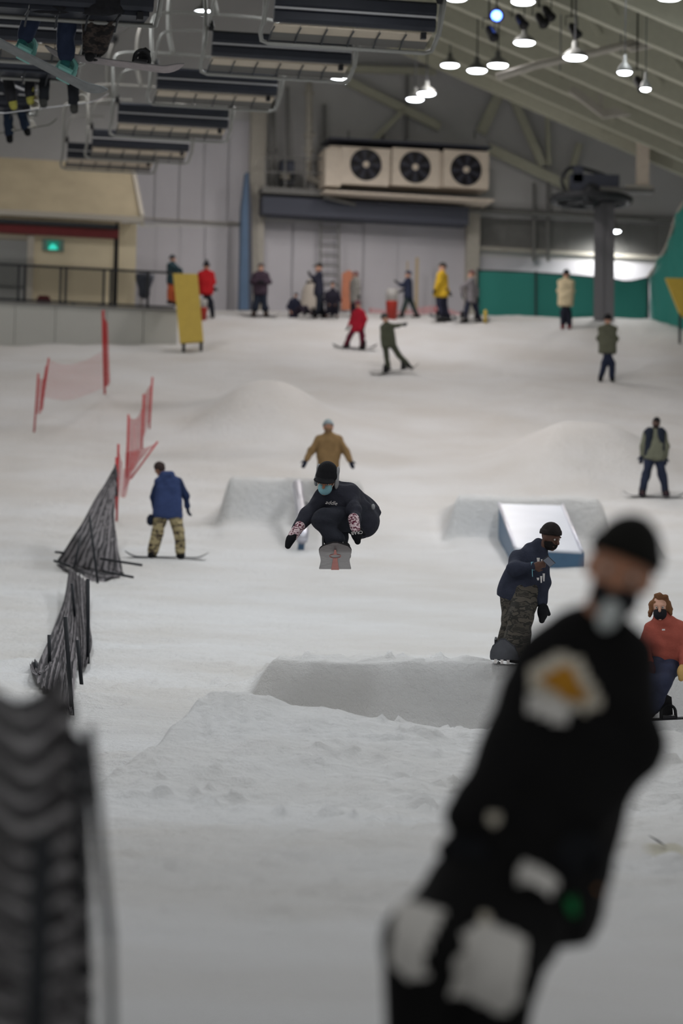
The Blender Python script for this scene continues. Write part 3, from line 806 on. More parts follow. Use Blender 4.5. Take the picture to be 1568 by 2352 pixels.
# roof: slope rising away from the camera
z_ri = CP.az(280, 388, -1.7)[1]
pf = [(z_e - .02, .45), (z_e + .14, .45), (z_ri + .14, -1.7), (z_e + .14, -3.9), (z_e - .02, -3.9), (z_ri - .02, -1.7)]
m = MB(); m.prism([CP.pt(a_l - .4, z, n) for z, n in pf], CP.t * (a_r - a_l + .42)); m.build('roof', roof_tan, cab)
m = MB(); m.prism([CP.pt(a_r + .03, z, n) for z, n in ((z_e - .16, .5), (z_e + .2, .5), (z_ri + .2, -1.7), (z_ri - .16, -1.7))], CP.t * .1); m.build('rake_board', trim_w, cab)
m = MB(); CP.box(m, a_l - .4, a_r + .1, z_e - .04, z_e + .12, .45, .55); m.build('fascia', trim_w, cab)
d = None
m = MB(); CP.pbox(m, -22, 548, 64, 712, 0, .06); d = m.build('door', mat('grey_door', (150, 152, 150), .5), cab)
m = MB(); CP.pbox(m, 64, 540, 74, 712, 0, .1); CP.pbox(m, -22, 540, 74, 548, 0, .1); m.build('door_frame', trim_w, d)
m = MB(); CP.pbox(m, -20, 655, 60, 660, .06, .12); m.build('push_bar', dark_metal, d)
t = thing('porch_frame', 'maroon porch beam on a black post in front of the cabin', 'porch', CP.pt(CP.az(266, 712, 1.0)[0], zdeck, 1.0))
m = MB(); CP.pbox(m, -40, 512, 272, 548, .9, 1.1); m.build('beam', maroon, t)
m = MB(); CP.pbox(m, -40, 509, 266, 516, .85, 1.15); m.build('beam_cap', dark_metal, t)
a = CP.az(266, 600, 1.0)[0]
m = MB(); CP.box(m, a - .06, a + .06, zdeck, CP.az(266, 518, 1.0)[1], .94, 1.06); m.build('post', black_metal, t)
t = thing('exit_sign', 'green glowing exit sign on the cabin wall under the porch beam', 'sign', CP.px(122, 577, .1))
m = MB(); CP.pbox(m, 98, 549, 146, 577, .0, .06); m.build('housing', mat('sign_housing', (120, 150, 140), .5), t)
m = MB(); CP.pbox(m, 108, 552, 136, 575, .06, .075); m.build('sign_face', emit_mat('sign_green', (40, 140, 118), .3), t)
m = MB(); m.prism([CP.px(x, y, .08) for x, y in ((112, 573), (132, 573), (130, 566), (121, 559), (113, 566))], CP.n * .01); m.build('symbol', emit_mat('sign_symbol', (60, 220, 196), .75), t)
# things on the platform
q = CP.px(101, 705, .9); q[2] = zdeck
t = thing('bucket_seat', 'maroon plastic seat by the cabin wall behind the railing', 'seat', q)
MB().lathe(q, [(.19, 0), (.21, .18), (.22, .2), (.2, .22)], 14).build('seat_base', maroon, t, smooth=True)
m = MB(); m.prism([CP.pt(CP.az(101, 700, .9)[0] + dx, zdeck + dz, .75) for dx, dz in ((-.2, .2), (.2, .2), (.2, .42), (.13, .52), (-.13, .52), (-.2, .42))], CP.n * .07); m.build('backrest', maroon, t)
for i, (x, c, w, s) in enumerate([(168, (38, 48, 88), .34, 'dark blue kit bag lying behind the railing'), (228, (92, 60, 44), .2, 'small brown bag behind the railing near the black post'), (140, (110, 112, 50), .16, 'small olive bag behind the railing')]):
    q = CP.px(x, 706, 1.3); q[2] = zdeck
    t = thing('kit_bag', s, 'bag', q)
    MB().lathe(q + (-w / 2, 0, .09), [(.03, 0), (.085, .03), (.09, w / 2), (.085, w - .03), (.03, w)], 10, ax=(1, 0, 0)).build('bag_body', mat('bag_%d' % i, c, .8, var=.15), t, smooth=True)
    MB().tube(bez([q + (-w * .3, 0, .16), q + (0, 0, .26), q + (w * .3, 0, .16)], 6), .012, 5).build('strap', black_metal, t)
# waste funnel and sign posts near the end of the railing
p = LP.pt(LP.az(338, 700)[0], zdeck, -.6)
t = thing('litter_bin', 'dark hooded litter bin on pale legs at the end of the railing', 'bin', p)
MB().lathe(p, [(.1, .42), (.17, .5), (.17, .7), (.26, .95), (.27, 1.1), (.2, 1.12)], 14).build('bin_body', navy, t, smooth=True)
for dx in (-.1, .12): MB().tube([p + (dx, 0, -.02), p + (dx * .8, 0, .5)], .03, 6).build('leg', steel_pale, t)
t = thing('roof_flag', 'small red marker and dark lamp standing on the cabin ridge', 'marker', CP.px(266, 400, -1.6))
m = MB(); m.prism([CP.px(x, y, -1.6) for x, y in ((257, 400), (264, 400), (266, 378), (258, 380))], -CP.n * .05); m.build('marker_plate', red_pl, t)
MB().lathe(CP.px(280, 402, -1.6), [(.03, -.3), (.03, .05), (.11, .1), (.13, .25), (.05, .3)], 10).build('lamp_head', navy, t, smooth=True)
# yellow pads
t = thing('yellow_pad', 'tall yellow vinyl pad leaning at the end of the platform wall', 'pad', on_ground(440, 786))
q = [(397, 628), (453, 629), (467, 784), (413, 788)]
dd = [108.9, 108.9, 107.4, 107.4]
P = [at(x, y, d) for (x, y), d in zip(q, dd)]
m = MB(); m.hexa([P[3], P[2], P[2] + (0, .3, 0), P[3] + (0, .3, 0), P[0], P[1], P[1] + (0, .3, 0), P[0] + (0, .3, 0)]); m.build('pad_body', yellow_v, t)
m = MB(); g_ = gz(P[2][0], P[2][1]); m.bar((P[2][0] - .07, P[2][1] + .2, g_ - .1), P[2] + (-.07, .2, .1), .09, .09); m.bar((P[3][0] + .1, P[3][1] + .2, gz(P[3][0], P[3][1]) - .1), P[3] + (.1, .2, .1), .09, .09); m.build('pad_foot', dark_metal, t)
t = thing('yellow_pad', 'yellow vinyl pad tilted against the green netting at the right edge', 'pad', at(1570, 740, 111.5))
P = [at(x, y, d) for x, y, d in ((1528, 638, 112), (1610, 640, 112), (1640, 760, 111.4), (1562, 724, 111.4))]
m = MB(); m.hexa([P[3], P[2], P[2] + (0, .25, 0), P[3] + (0, .25, 0), P[0], P[1], P[1] + (0, .25, 0), P[0] + (0, .25, 0)]); m.build('pad_body', yellow_v, t)
for i in (2, 3):
    b = P[i]; m = MB(); m.bar((b[0], b[1] + .12, gz(b[0], b[1]) - .1), b + (0, .12, .15), .07, .07); m.build('pad_foot', dark_metal, t)
t = thing('snow_sack', 'tall whitish sack slumped against the wall beside the seated person', 'sack', WB.px(712, 712, .9))
q = WB.px(712, 714, .9); q[2] = gz(q[0], q[1])
MB().lathe(q, [(.33, -.05), (.36, .15), (.28, .4), (.27, .6), (.2, .78), (.1, .88), (.12, .95), (.04, 1.0)], 14).build('sack_body', mat('off_white_sack', (186, 178, 168), .8, var=.05), t, smooth=True)
MB().lathe(q + (0, 0, .86), [(.13, 0), (.15, .03), (.13, .06)], 12).build('tie', dark_metal, t)

# ================================================================== rail, box
steel_shine = mat('polished_rail_steel', (206, 206, 216), .3, metal=.65)
blue_paint = mat('blue_enamel', (76, 106, 134), .45, var=.08)
slick = mat('white_slick_plastic', (222, 226, 236), .32, var=.04, vscale=1.5)
t = thing('grind_rail', 'shiny round steel rail with a blue leg running down from the snow ramp', 'rail', on_ground(690, 1262))
a = at(683, 1113, 76.4); b = at(697, 1222, 71.9); b2 = at(694, 1238, 71.5)
MB().tube([a + (0, .05, -.05), a, a * .5 + b * .5, b, b2], .105, 16).build('pipe', steel_shine, t, smooth=True)
g_ = gz(b[0], b[1])
m = MB(); m.bar((b[0] - .06, b[1] - .15, g_ - .25), b + (-.02, -.1, .0), .17, .12); m.build('leg', blue_paint, t)
mid = a * .4 + b * .6; m = MB(); m.bar((mid[0], mid[1], gz(mid[0], mid[1]) - .2), mid, .12, .12); m.build('leg', blue_paint, t)
t = thing('slide_box', 'wide white-topped slide box with blue sides below its snow ramp', 'box', on_ground(1260, 1292))
A = at(1145, 1157, 74.4); B = at(1291, 1161, 74.4); C_ = at(1336, 1266, 69.4); D = at(1182, 1258, 69.4)
dn = np.array([0, 0, -1.0])
m = MB(); m.hexa([D + dn * .05, C_ + dn * .05, B + dn * .05, A + dn * .05, D, C_, B, A]); m.build('top_sheet', slick, t)
def wallq(p, q, h0, h1, name, th=.05):
    e = nrm(np.cross(q - p, dn)); mm = MB()
    mm.hexa([p + dn * h0, q + dn * h1, q + dn * h1 + e * th, p + dn * h0 + e * th, p + dn * .04, q + dn * .04, q + dn * .04 + e * th, p + dn * .04 + e * th]); mm.build(name, blue_paint, t)
wallq(D, C_, .40, .40, 'front_panel'); wallq(A, D, .8, .40, 'side_panel'); wallq(B, C_, .8, .40, 'side_panel')
for p, q in ((A, D), (B, C_)): MB().tube([p + (0, 0, .01), q + (0, 0, .01)], .03, 8).build('edge_tube', steel_shine, t, smooth=True)

# ================================================================== fences along the left
def pole(name, a, b, r, mt, parent): return MB().tube([a, b], r, 7).build(name, mt, parent, smooth=True)
# red net, upper group
D1 = 92.0
t = thing('red_net_fence', 'sagging pale red net strung between two red poles high on the left', 'fence', on_ground(80, 995))
def gp(px, py): return on_ground(px, py)
p1 = gp(78, 992); d1 = proj(p1)[2]; p2 = gp(238, 905); d2 = proj(p2)[2]
pole('pole', at(88, 858, d1), p1 + (0, 0, -.1), .022, red_pole, t)
pole('pole', at(112, 822, d1 + .3), at(98, 920, d1 + .3), .02, red_pole, t)
pole('pole', at(237, 712, d2), at(241, 930, d2) , .03, red_pole, t)
L = [at(112, 826, d1 + .3), at(150, 838, d1 + 2), at(195, 828, d2 - 2), at(236, 806, d2)]
Rr = [at(98, 912, d1 + .3), at(150, 920, d1 + 2), at(190, 910, d2 - 2), at(240, 890, d2)]
net_obj('net', *ribbon(L, Rr, 60, 14, .02, 6, 1), net_mat('thin_red_netting', (190, 60, 70), .10, 11), t, (20, 10))
L = [at(86, 866, d1), at(98, 870, d1), at(110, 832, d1 + .2)]; Rr = [at(80, 950, d1), at(90, 950, d1), at(98, 935, d1 + .2)]
net_obj('bunched_net', *ribbon(L, Rr, 20, 14, .03, 3, 2, along='u'), red_net, t, (4, 10))
L = [at(233, 716, d2), at(240, 730, d2), at(247, 742, d2)]; Rr = [at(238, 880, d2), at(246, 888, d2), at(252, 878, d2)]
net_obj('bunched_net', *ribbon(L, Rr, 16, 24, .03, 2, 4, along='u'), net_mat('dense_red_netting', (190, 38, 44), .55, 11), t, (3, 14))
# red net, lower group
t = thing('red_net_fence', 'twisted red net fence leading down to the black netting', 'fence', gp(268, 1190))
p1 = gp(268, 1195); d1 = proj(p1)[2]; p3 = gp(345, 990); d3 = proj(p3)[2]; dm = (d1 + d3) / 2
pole('pole', at(272, 1020, d1), p1 + (0, 0, -.1), .024, red_pole, t)
pole('pole', at(295, 952, dm), at(290, 1130, dm), .022, red_pole, t)
pole('pole', at(330, 905, d3 - 3), at(325, 1045, d3 - 3), .024, red_pole, t)
pole('pole', at(350, 866, d3), at(343, 985, d3), .022, red_pole, t)
pole('pole', at(362, 1014, d1 + 3), at(300, 1100, d1 + 3), .02, red_pole, t)
for L, Rr, md in [([(295, 958), (312, 962), (328, 935)], [(287, 1075), (305, 1080), (322, 1042)], dm), ([(330, 912), (338, 895), (349, 880)], [(325, 1020), (338, 980), (345, 960)], d3 - 1),
                  ([(288, 1040), (330, 1030), (360, 1018)], [(285, 1130), (300, 1100), (322, 1050)], dm - 2), ([(272, 1030), (278, 1055), (282, 1062)], [(266, 1178), (272, 1150), (278, 1110)], d1),
                  ([(284, 1075), (295, 1080), (305, 1060)], [(276, 1140), (288, 1142), (296, 1110)], d1 + 2)]:
    net_obj('net', *ribbon([at(x, y, md) for x, y in L], [at(x, y, md) for x, y in Rr], 24, 20, .03, 3, md, along='u'), red_net, t, (6, 10))
pole('pole', at(268, 1050, d1 - .2), at(268, 1170, d1 - .2), .03, red_pole, t)
# black netting, far section: leaning sheet
t = thing('black_net_fence', 'collapsed triangular sheet of black netting below the red net', 'fence', gp(228, 1370))
pa = gp(280, 1330); da = proj(pa)[2]; pb = gp(130, 1300); db = proj(pb)[2]
dt = da + 7.5
L = [at(265, 1072, dt), at(222, 1140, dt - 3), at(180, 1215, da + 2), at(132, 1290, db - .3)]
Rr = [at(267, 1090, dt), at(262, 1190, dt - 3), at(272, 1255, da + 1.5), at(281, 1318, da + .3)]
net_obj('net', *ribbon(L, Rr, 70, 60, .025, 15, 1.5, along='v'), black_net, t, (30, 18))
L = [at(134, 1290, db), at(165, 1308, db - 1.2), at(190, 1322, db - 1.5)]; Rr = [at(160, 1296, db), at(200, 1345, db - 2), at(232, 1345, da - 1.5)]
L2 = [at(140, 1288, db), at(200, 1300, db), at(280, 1312, da)]; R2 = [at(130, 1298, db), at(212, 1345, da - 1.5), at(262, 1338, da)]
net_obj('net', *ribbon(L2, R2, 40, 12, .05, 3, 2), black_net, t, (16, 6))
for x0, y0, x1, y1, o in [(206, 1185, 228, 1372, -1), (186, 1230, 170, 1305, -.5), (230, 1283, 326, 1298, -.6), (236, 1312, 306, 1326, -1), (128, 1268, 146, 1270, 0), (125, 1288, 160, 1300, -.2), (265, 1068, 268, 1140, 7)]:
    pole('pole', at(x0, y0, da + o), at(x1, y1, da + o - .3), .022, black_pole, t)
# black netting, middle section
t = thing('black_net_fence', 'striped black netting on leaning poles in the middle of the left fence line', 'fence', gp(165, 1645))
pe = gp(165, 1645); de = proj(pe)[2]; ps = gp(225, 1375); ds = proj(ps)[2]
def dd_(y): return de + (ds - de) * np.clip((1645 - y) / (1645 - 1330.0), 0, 1.1)
def atg(x, y, d): return at(x, y, min(d, proj(on_ground(x, y))[2] - 1.1))
for Lp, Rp, wv, sd in [([(160, 1306), (148, 1380), (122, 1448), (92, 1512), (80, 1560)], [(176, 1316), (178, 1400), (182, 1460), (172, 1560), (166, 1640)], 9, 1),
                       ([(168, 1312), (176, 1400), (180, 1470), (186, 1540)], [(204, 1335), (203, 1410), (211, 1478), (200, 1530)], 5, 3),
                       ([(148, 1440), (140, 1500), (146, 1560), (142, 1625)], [(166, 1460), (160, 1520), (166, 1580), (167, 1640)], 4, 5),
                       ([(66, 1526), (72, 1548), (84, 1556), (92, 1540)], [(80, 1516), (90, 1528), (98, 1540), (120, 1524)], 2, 7)]:
    net_obj('net', *ribbon([atg(x, y, dd_(y)) for x, y in Lp], [atg(x, y, dd_(y) - .4) for x, y in Rp], 70, 50, .022, wv, sd, along='v'), black_net, t, (40, 12))
for x0, y0, x1, y1 in [(202, 1330, 202, 1530), (150, 1417, 166, 1646), (113, 1458, 114, 1545), (178, 1470, 188, 1580), (165, 1340, 172, 1420), (80, 1520, 86, 1560)]:
    pole('pole', at(x0, y0, dd_(y1)), at(x1, y1, dd_(y1)), .022, black_pole, t)
# black netting, closest section (out of focus)
t = thing('black_net_fence', 'blurred black netting with swags on dark posts closest to the camera', 'fence', (at(120, 2352, 9.7)[0], 9.7, gz(-.7, 9.7)))
for Lp, Rp, wv, d0, sd in [([(-60, 1490), (-20, 1560), (40, 1606), (90, 1592), (140, 1545), (150, 1560)], [(-60, 2600), (-20, 2600), (40, 2600), (90, 2600), (140, 2600), (175, 2600)], 16, 9.9, 1),
                           ([(120, 1560), (150, 1600), (175, 1680), (205, 1690)], [(120, 2600), (150, 2600), (180, 2600), (222, 2600)], 12, 10.0, 3)]:
    net_obj('net', *ribbon([at(x, y, d0) for x, y in Lp], [at(x, y, d0 - .2) for x, y in Rp], 40, 160, .035, wv, sd, along='v'), near_net, t, (6, 30))
for x0, y0, x1, y1, r, d0 in [(204, 1668, 252, 2160, .013, 9.7), (252, 2160, 262, 2700, .011, 9.7), (176, 1700, 216, 2700, .013, 9.9), (98, 1915, 70, 2700, .028, 9.3), (135, 1545, 142, 2700, .02, 10.1)]:
    pole('post', at(x0, y0, d0), at(x1, y1, d0), r, black_pole, t)

# ================================================================== chair lift
seat_navy = mat('dark_navy_chair_pad', (32, 35, 44), .5, var=.1)
pan_pale = mat('pale_seat_pan', (178, 166, 148), .55, var=.05)
tube_grey = mat('galvanised_tube', (140, 140, 136), .45, metal=.4)
lip_grey = mat('grey_seat_lip', (92, 90, 86), .55)
snow_dust = mat('snow_dusted_edge', (176, 176, 178), .7)
teal_pad = mat('teal_chair_pad', (34, 62, 78), .5)
CHYAW = math.radians(12)
def make_chair(label, group, teal=False, dark=False):
    t = thing('lift_chair', label, 'lift chair', (0, 0, 0), group)
    W = 1.1
    pad = teal_pad if teal else seat_navy
    if teal:
        for i in range(4):
            x0 = -W + i * 2 * W / 4 + .05; x1 = x0 + 2 * W / 4 - .1
            m = MB(); m.hexa([(x0, -.04, 0), (x1, -.04, 0), (x1, .06, 0), (x0, .06, 0), (x0, -.12, .38), (x1, -.12, .38), (x1, -.02, .38), (x0, -.02, .38)]); m.build('backrest', pad, t)
    else:
        for z0, z1, y in ((0.0, .17, -.04), (.19, .38, -.08)):
            prof = [(y, z0), (y - .05, z0 + .04), (y - .06, z1 - .04), (y - .02, z1), (y + .05, z1), (y + .06, z0)]
            m = MB(); m.prism([(-W, a, b) for a, b in prof], (2 * W, 0, 0)); m.build('back_slat', pad, t)
        m = MB(); m.box((0, -.085, .18), (2 * W, .035, .03)); m.build('slat_edge', snow_dust, t)
    # seat pan panels with dark dividers
    prof = [(.02, -.01), (.26, -.06), (.25, -.085), (.02, -.04)]; lip = [(.26, -.062), (.36, -.10), (.42, -.145), (.40, -.16), (.35, -.13), (.25, -.087)]
    if dark: prof = [(.02, .0), (.26, -.015), (.26, -.05), (.02, -.05)]; lip = [(.26, -.015), (.44, -.02), (.46, -.05), (.26, -.05)]
    n = 6
    for i in range(n):
        x0 = -W + .02 + i * (2 * W - .04) / n; x1 = x0 + (2 * W - .04) / n - .012
        m = MB(); m.prism([(x0, a, b) for a, b in prof], (x1 - x0, 0, 0)); m.build('seat_panel', seat_navy if dark else pan_pale, t)
        m = MB(); m.prism([(x0, a, b) for a, b in lip], (x1 - x0, 0, 0)); m.build('seat_lip', seat_navy if dark else lip_grey, t)
        MB().tube([(x0, .02, -.06), (x0, .26, -.1), (x0, .42, -.18)], .012, 6).build('seat_rib', dark_metal, t)
    fr = []
    for k in range(7):
        g = PI / 2 * k / 6; fr.append((-W - .06 + .09 * (1 - math.sin(g)) - .09 + .09, .45, -.30 + .09 * (1 - math.cos(g))))
    path = [(-W - .1, -.15, .42), (-W - .1, .1, .05), (-W - .1, .38, -.08), (-W - .07, .44, -.17), (-W + .03, .45, -.2), (W - .03, .45, -.2), (W + .07, .44, -.17), (W + .1, .38, -.08), (W + .1, .1, .05), (W + .1, -.15, .42)]
    if dark: path = [(a, b, max(c, -.07) if abs(a) < 1.19 else c) for a, b, c in path]
    MB().tube(path, .03, 8).build('seat_frame', tube_grey, t, smooth=True)
    bail = [(-W - .1, .15, -.02), (-W - .1, .0, .6), (-W - .09, .12, 1.2), (-W + .12, .16, 1.42), (0, .16, 1.46), (W - .12, .16, 1.42), (W + .09, .12, 1.2), (W + .1, .0, .6), (W + .1, .15, -.02)]
    MB().tube(bez(bail, 5), .032, 8).build('bail', tube_grey, t, smooth=True)
    MB().tube(bez([(0, .16, 1.46), (-.1, .1, 1.9), (-.12, .0, 2.5), (0, 0, 3.0)], 5), .045, 8).build('hanger', tube_grey, t, smooth=True)
    MB().box((0, 0, 3.05), (.14, .5, .16)).build('grip', dark_metal, t)
    for s in (-1, 1):
        arm = [(s * (W + .06), -.12, .45), (s * (W + .05), -.4, .75), (s * (W - .1), -.5, .95), (s * .35, -.5, 1.0), (s * .3, -.45, 1.0)]
        MB().tube(bez(arm, 5), .022, 7).build('restraint_bar', tube_grey, t, smooth=True)
        MB().lathe((s * (W + .03), -.13, .42), [(.03, -.06), (.05, 0), (.03, .1)], 8).build('hinge', black_metal, t)
    m = MB(); m.box((W - .15, .0, -.06), (.07, .08, .09)); m.build('latch', black_metal, t)
    return t
def place(o, px, py, s, roll=0.0):
    p = at(px, py, F / s); o.location = Vector(p.tolist()); o.rotation_euler = (0, roll, CHYAW); ORG[o.name] = p
    return p
ch0 = make_chair('empty navy lift chair with pale seat pan, biggest and highest of the row', 'empty chairs of the right line')
rope = []
rope.append(place(ch0, 813, 62, 172) )
for x, y, s, lb in [(645, 138, 148, 'second highest of the row, directly above a glowing lamp'), (497, 212, 127, 'third of the row, under the board with a spare binding'), (396, 288, 116, 'fourth of the row, above the cabin roof end'), (322, 342, 102, 'fifth of the row, over the cabin roof'), (254, 368, 92, 'last of the row, mostly hidden and pale')]:
    c = copy_tree(ch0); c['label'] = 'empty navy lift chair, ' + lb; rope.append(place(c, x, y, s))
lrope = []
left_ch = []
ch1 = None
for x, y, s, lb in [(138, 14, 195, 'carrying two riders at the top left corner'), (8, 92, 168, 'behind the legs of the riders at the top left'), (5, 155, 150, 'lower left, carrying the rider with white bindings'), (-62, 236, 128, 'at the left edge, carrying the lowest rider')]:
    if s == 195: c = ch1 = make_chair('', '', False, True)
    else: c = copy_tree(ch0 if s == 168 else ch1)
    c['label'] = 'dark lift chair ' + lb; c['group'] = 'chairs of the left line'; lrope.append(place(c, x, y, s)); left_ch.append(c)
ct = make_chair('small far lift chair with four separate teal back pads above the cabin', 'chairs of the left line', True)
place(ct, 118, 352, 72)
# haul ropes
for R_, nm, lb in ((rope, 'haul_rope', 'steel haul rope carrying the empty right line of chairs'), (lrope, 'haul_rope', 'steel haul rope carrying the left line of chairs')):
    P0 = R_[0] + (0, 0, 3.1); P1 = R_[-1] + (0, 0, 3.1); dv = (P1 - P0)
    pts = [P0 - dv * .25] + [p + (0, 0, 3.1) for p in R_] + [P1 + dv * .1]
    tag(MB().tube(pts, .022, 6).build(nm, dark_metal), lb, 'cable')

# ================================================================== smooth bodies from blended shapes
def cone(a, b, ra, rb):
    a = np.asarray(a, float); b = np.asarray(b, float); ab = b - a; L2 = max(float(ab @ ab), 1e-9)
    def f(P):
        w = P - a; t = np.clip((w @ ab) / L2, 0, 1)
        return np.sqrt(((w - t[:, None] * ab) ** 2).sum(1)) - (ra + (rb - ra) * t)
    f.lo = np.minimum(a - ra, b - rb); f.hi = np.maximum(a + ra, b + rb)
    return f
def ell(c, r, A=None):
    c = np.asarray(c, float); r = np.asarray(r, float); A = np.eye(3) if A is None else np.asarray(A, float)
    def f(P):
        q = ((P - c) @ A.T) / r; k0 = np.sqrt((q ** 2).sum(1)); k1 = np.sqrt(((q / r) ** 2).sum(1)) + 1e-6
        return k0 * (k0 - 1) / k1
    m = r.max(); f.lo = c - m; f.hi = c + m
    return f
def cut(f, p, n):
    "keep the side the normal points to"
    p = np.asarray(p, float); n = nrm(n)
    def g(P): return np.maximum(f(P), -((P - p) @ n))
    g.lo = f.lo; g.hi = f.hi
    return g
def carve(f, h):
    def g(P): return np.maximum(f(P), -h(P))
    g.lo = f.lo; g.hi = f.hi
    return g
def smin(fs, P, k):
    d = fs[0](P)
    for f in fs[1:]:
        e = f(P); h = np.clip(.5 + .5 * (e - d) / k, 0, 1)
        d = e * (1 - h) + d * h - k * h * (1 - h)
    return d
def sdf_mesh(fs, vox, k=.03, fold=0.0, fscale=18.0, seed=0):
    lo = np.min([f.lo for f in fs], 0) - 3 * vox - k * .5; hi = np.max([f.hi for f in fs], 0) + 3 * vox + k * .5
    B = 6
    n = np.ceil((hi - lo) / vox).astype(int) + 1; nb = np.ceil(n / B).astype(int); n = nb * B
    rs = np.random.default_rng(seed); dirs = rs.normal(size=(4, 3)); dirs /= np.linalg.norm(dirs, axis=1, keepdims=True); phs = rs.uniform(0, 6.28, 4)
    def val(P):
        d = smin(fs, P, k)
        if fold:
            w = np.zeros(len(P))
            for j in range(4):
                c = P @ dirs[j] * fscale * (1 + .5 * j); w += np.sin(c + 1.5 * np.sin(c * .43 + phs[j]) + phs[j]) / (1 + .6 * j)
            d = d + fold * w * .6
        return d
    bi = np.stack(np.meshgrid(*[np.arange(q) for q in nb], indexing='ij'), -1).reshape(-1, 3)
    cen = lo + (bi * B + (B - 1) / 2.0) * vox
    dc = val(cen); act = np.abs(dc) < vox * B * 1.0 + k + fold * 2
    D = np.repeat(np.repeat(np.repeat(dc.reshape(nb), B, 0), B, 1), B, 2).astype(np.float32)
    ab = bi[act]
    loc = np.stack(np.meshgrid(np.arange(B), np.arange(B), np.arange(B), indexing='ij'), -1).reshape(-1, 3)
    I = (ab[:, None] * B + loc[None]).reshape(-1, 3)
    D[I[:, 0], I[:, 1], I[:, 2]] = val(lo + I * vox)
    S = D < 0
    corners = [(i, j, l) for i in (0, 1) for j in (0, 1) for l in (0, 1)]
    sl = lambda o: tuple(slice(o[a], D.shape[a] - 1 + o[a]) for a in range(3))
    cnt = sum(S[sl(o)].astype(np.int8) for o in corners)
    cell = (cnt > 0) & (cnt < 8)
    ci = np.argwhere(cell)
    idx = -np.ones(cell.shape, np.int64); idx[cell] = np.arange(len(ci))
    acc = np.zeros((len(ci), 3)); num = np.zeros(len(ci))
    for o in corners:
        for ax in range(3):
            if o[ax]: continue
            p = list(o); p[ax] = 1
            d0 = D[ci[:, 0] + o[0], ci[:, 1] + o[1], ci[:, 2] + o[2]]; d1 = D[ci[:, 0] + p[0], ci[:, 1] + p[1], ci[:, 2] + p[2]]
            mm = (d0 < 0) != (d1 < 0)
            t = np.where(mm, d0 / (d0 - d1 + 1e-12), 0)
            q = np.tile(np.array(o, float), (len(ci), 1)); q[:, ax] = t
            acc[mm] += q[mm]; num[mm] += 1
    V = lo + (ci + acc / np.maximum(num, 1)[:, None]) * vox
    quads = []
    for ax in range(3):
        b, c = [(1, 2), (2, 0), (0, 1)][ax]
        s0 = [slice(None)] * 3; s1 = [slice(None)] * 3
        s0[ax] = slice(0, -1); s1[ax] = slice(1, None)
        e = S[tuple(s0)] != S[tuple(s1)]
        E = np.argwhere(e); flip = S[tuple(s0)][e]
        ok = np.all((E[:, [b, c]] >= 1) & (E[:, [b, c]] < np.array(cell.shape)[[b, c]]), 1) & (E[:, ax] < cell.shape[ax])
        E = E[ok]; flip = flip[ok]
        def cidx(db, dc_):
            q = E.copy(); q[:, b] -= db; q[:, c] -= dc_; return idx[q[:, 0], q[:, 1], q[:, 2]]
        Q = np.stack([cidx(1, 1), cidx(0, 1), cidx(0, 0), cidx(1, 0)], 1)
        good = (Q >= 0).all(1); Q = Q[good]; flip = flip[good]
        Q[~flip] = Q[~flip][:, ::-1]
        quads.append(Q)
    Q = np.concatenate(quads) if quads else np.zeros((0, 4), int)
    return V, Q
def sdf_obj(name, fs, vox, material, parent=None, k=.03, fold=0.0, fscale=18.0, org=None, seed=0):
    V, Q = sdf_mesh(fs, vox, k, fold, fscale, seed)
    off = ORG[parent.name] if parent is not None else (np.asarray(org, float) if org is not None else np.zeros(3))
    return link_mesh(name, fast_mesh(name, V - off, Q), material, parent, off, True)

def cd(x, y, z):
    "direction seen from the camera: x right, y up, z towards the camera"
    return nrm(x * _r + y * _u - z * _f)
SKIN = {'light': (204, 158, 136), 'tan': (176, 126, 100), 'dark': (92, 66, 56)}
def head_axes(fwd, up):
    f = nrm(fwd); up = np.asarray(up, float); r = nrm(np.cross(f, up)); u = np.cross(r, f)
    return np.stack([r, f, u])
def head_parts(c, fwd, up, q=1.0, detail=True):
    A = head_axes(fwd, up); r, f, u = A
    P = lambda a, b, d: c + (r * a + f * b + u * d) * q
    fs = [ell(P(0, -.012, .025), np.array([.074, .094, .098]) * q, A), ell(P(0, .022, -.055), np.array([.056, .066, .066]) * q, A), cone(P(0, .055, -.09), P(0, .06, -.1), .028 * q, .024 * q)]
    if detail:
        fs += [cone(P(0, .086, .015), P(0, .108, -.028), .010 * q, .016 * q), cone(P(-.028, .084, -.070), P(.028, .084, -.070), .010 * q, .010 * q),
               cone(P(-.04, .083, .028), P(.04, .083, .028), .012 * q, .012 * q), ell(P(-.076, -.01, -.012), np.array([.012, .022, .034]) * q, A), ell(P(.076, -.01, -.012), np.array([.012, .022, .034]) * q, A)]
    return fs, P, A
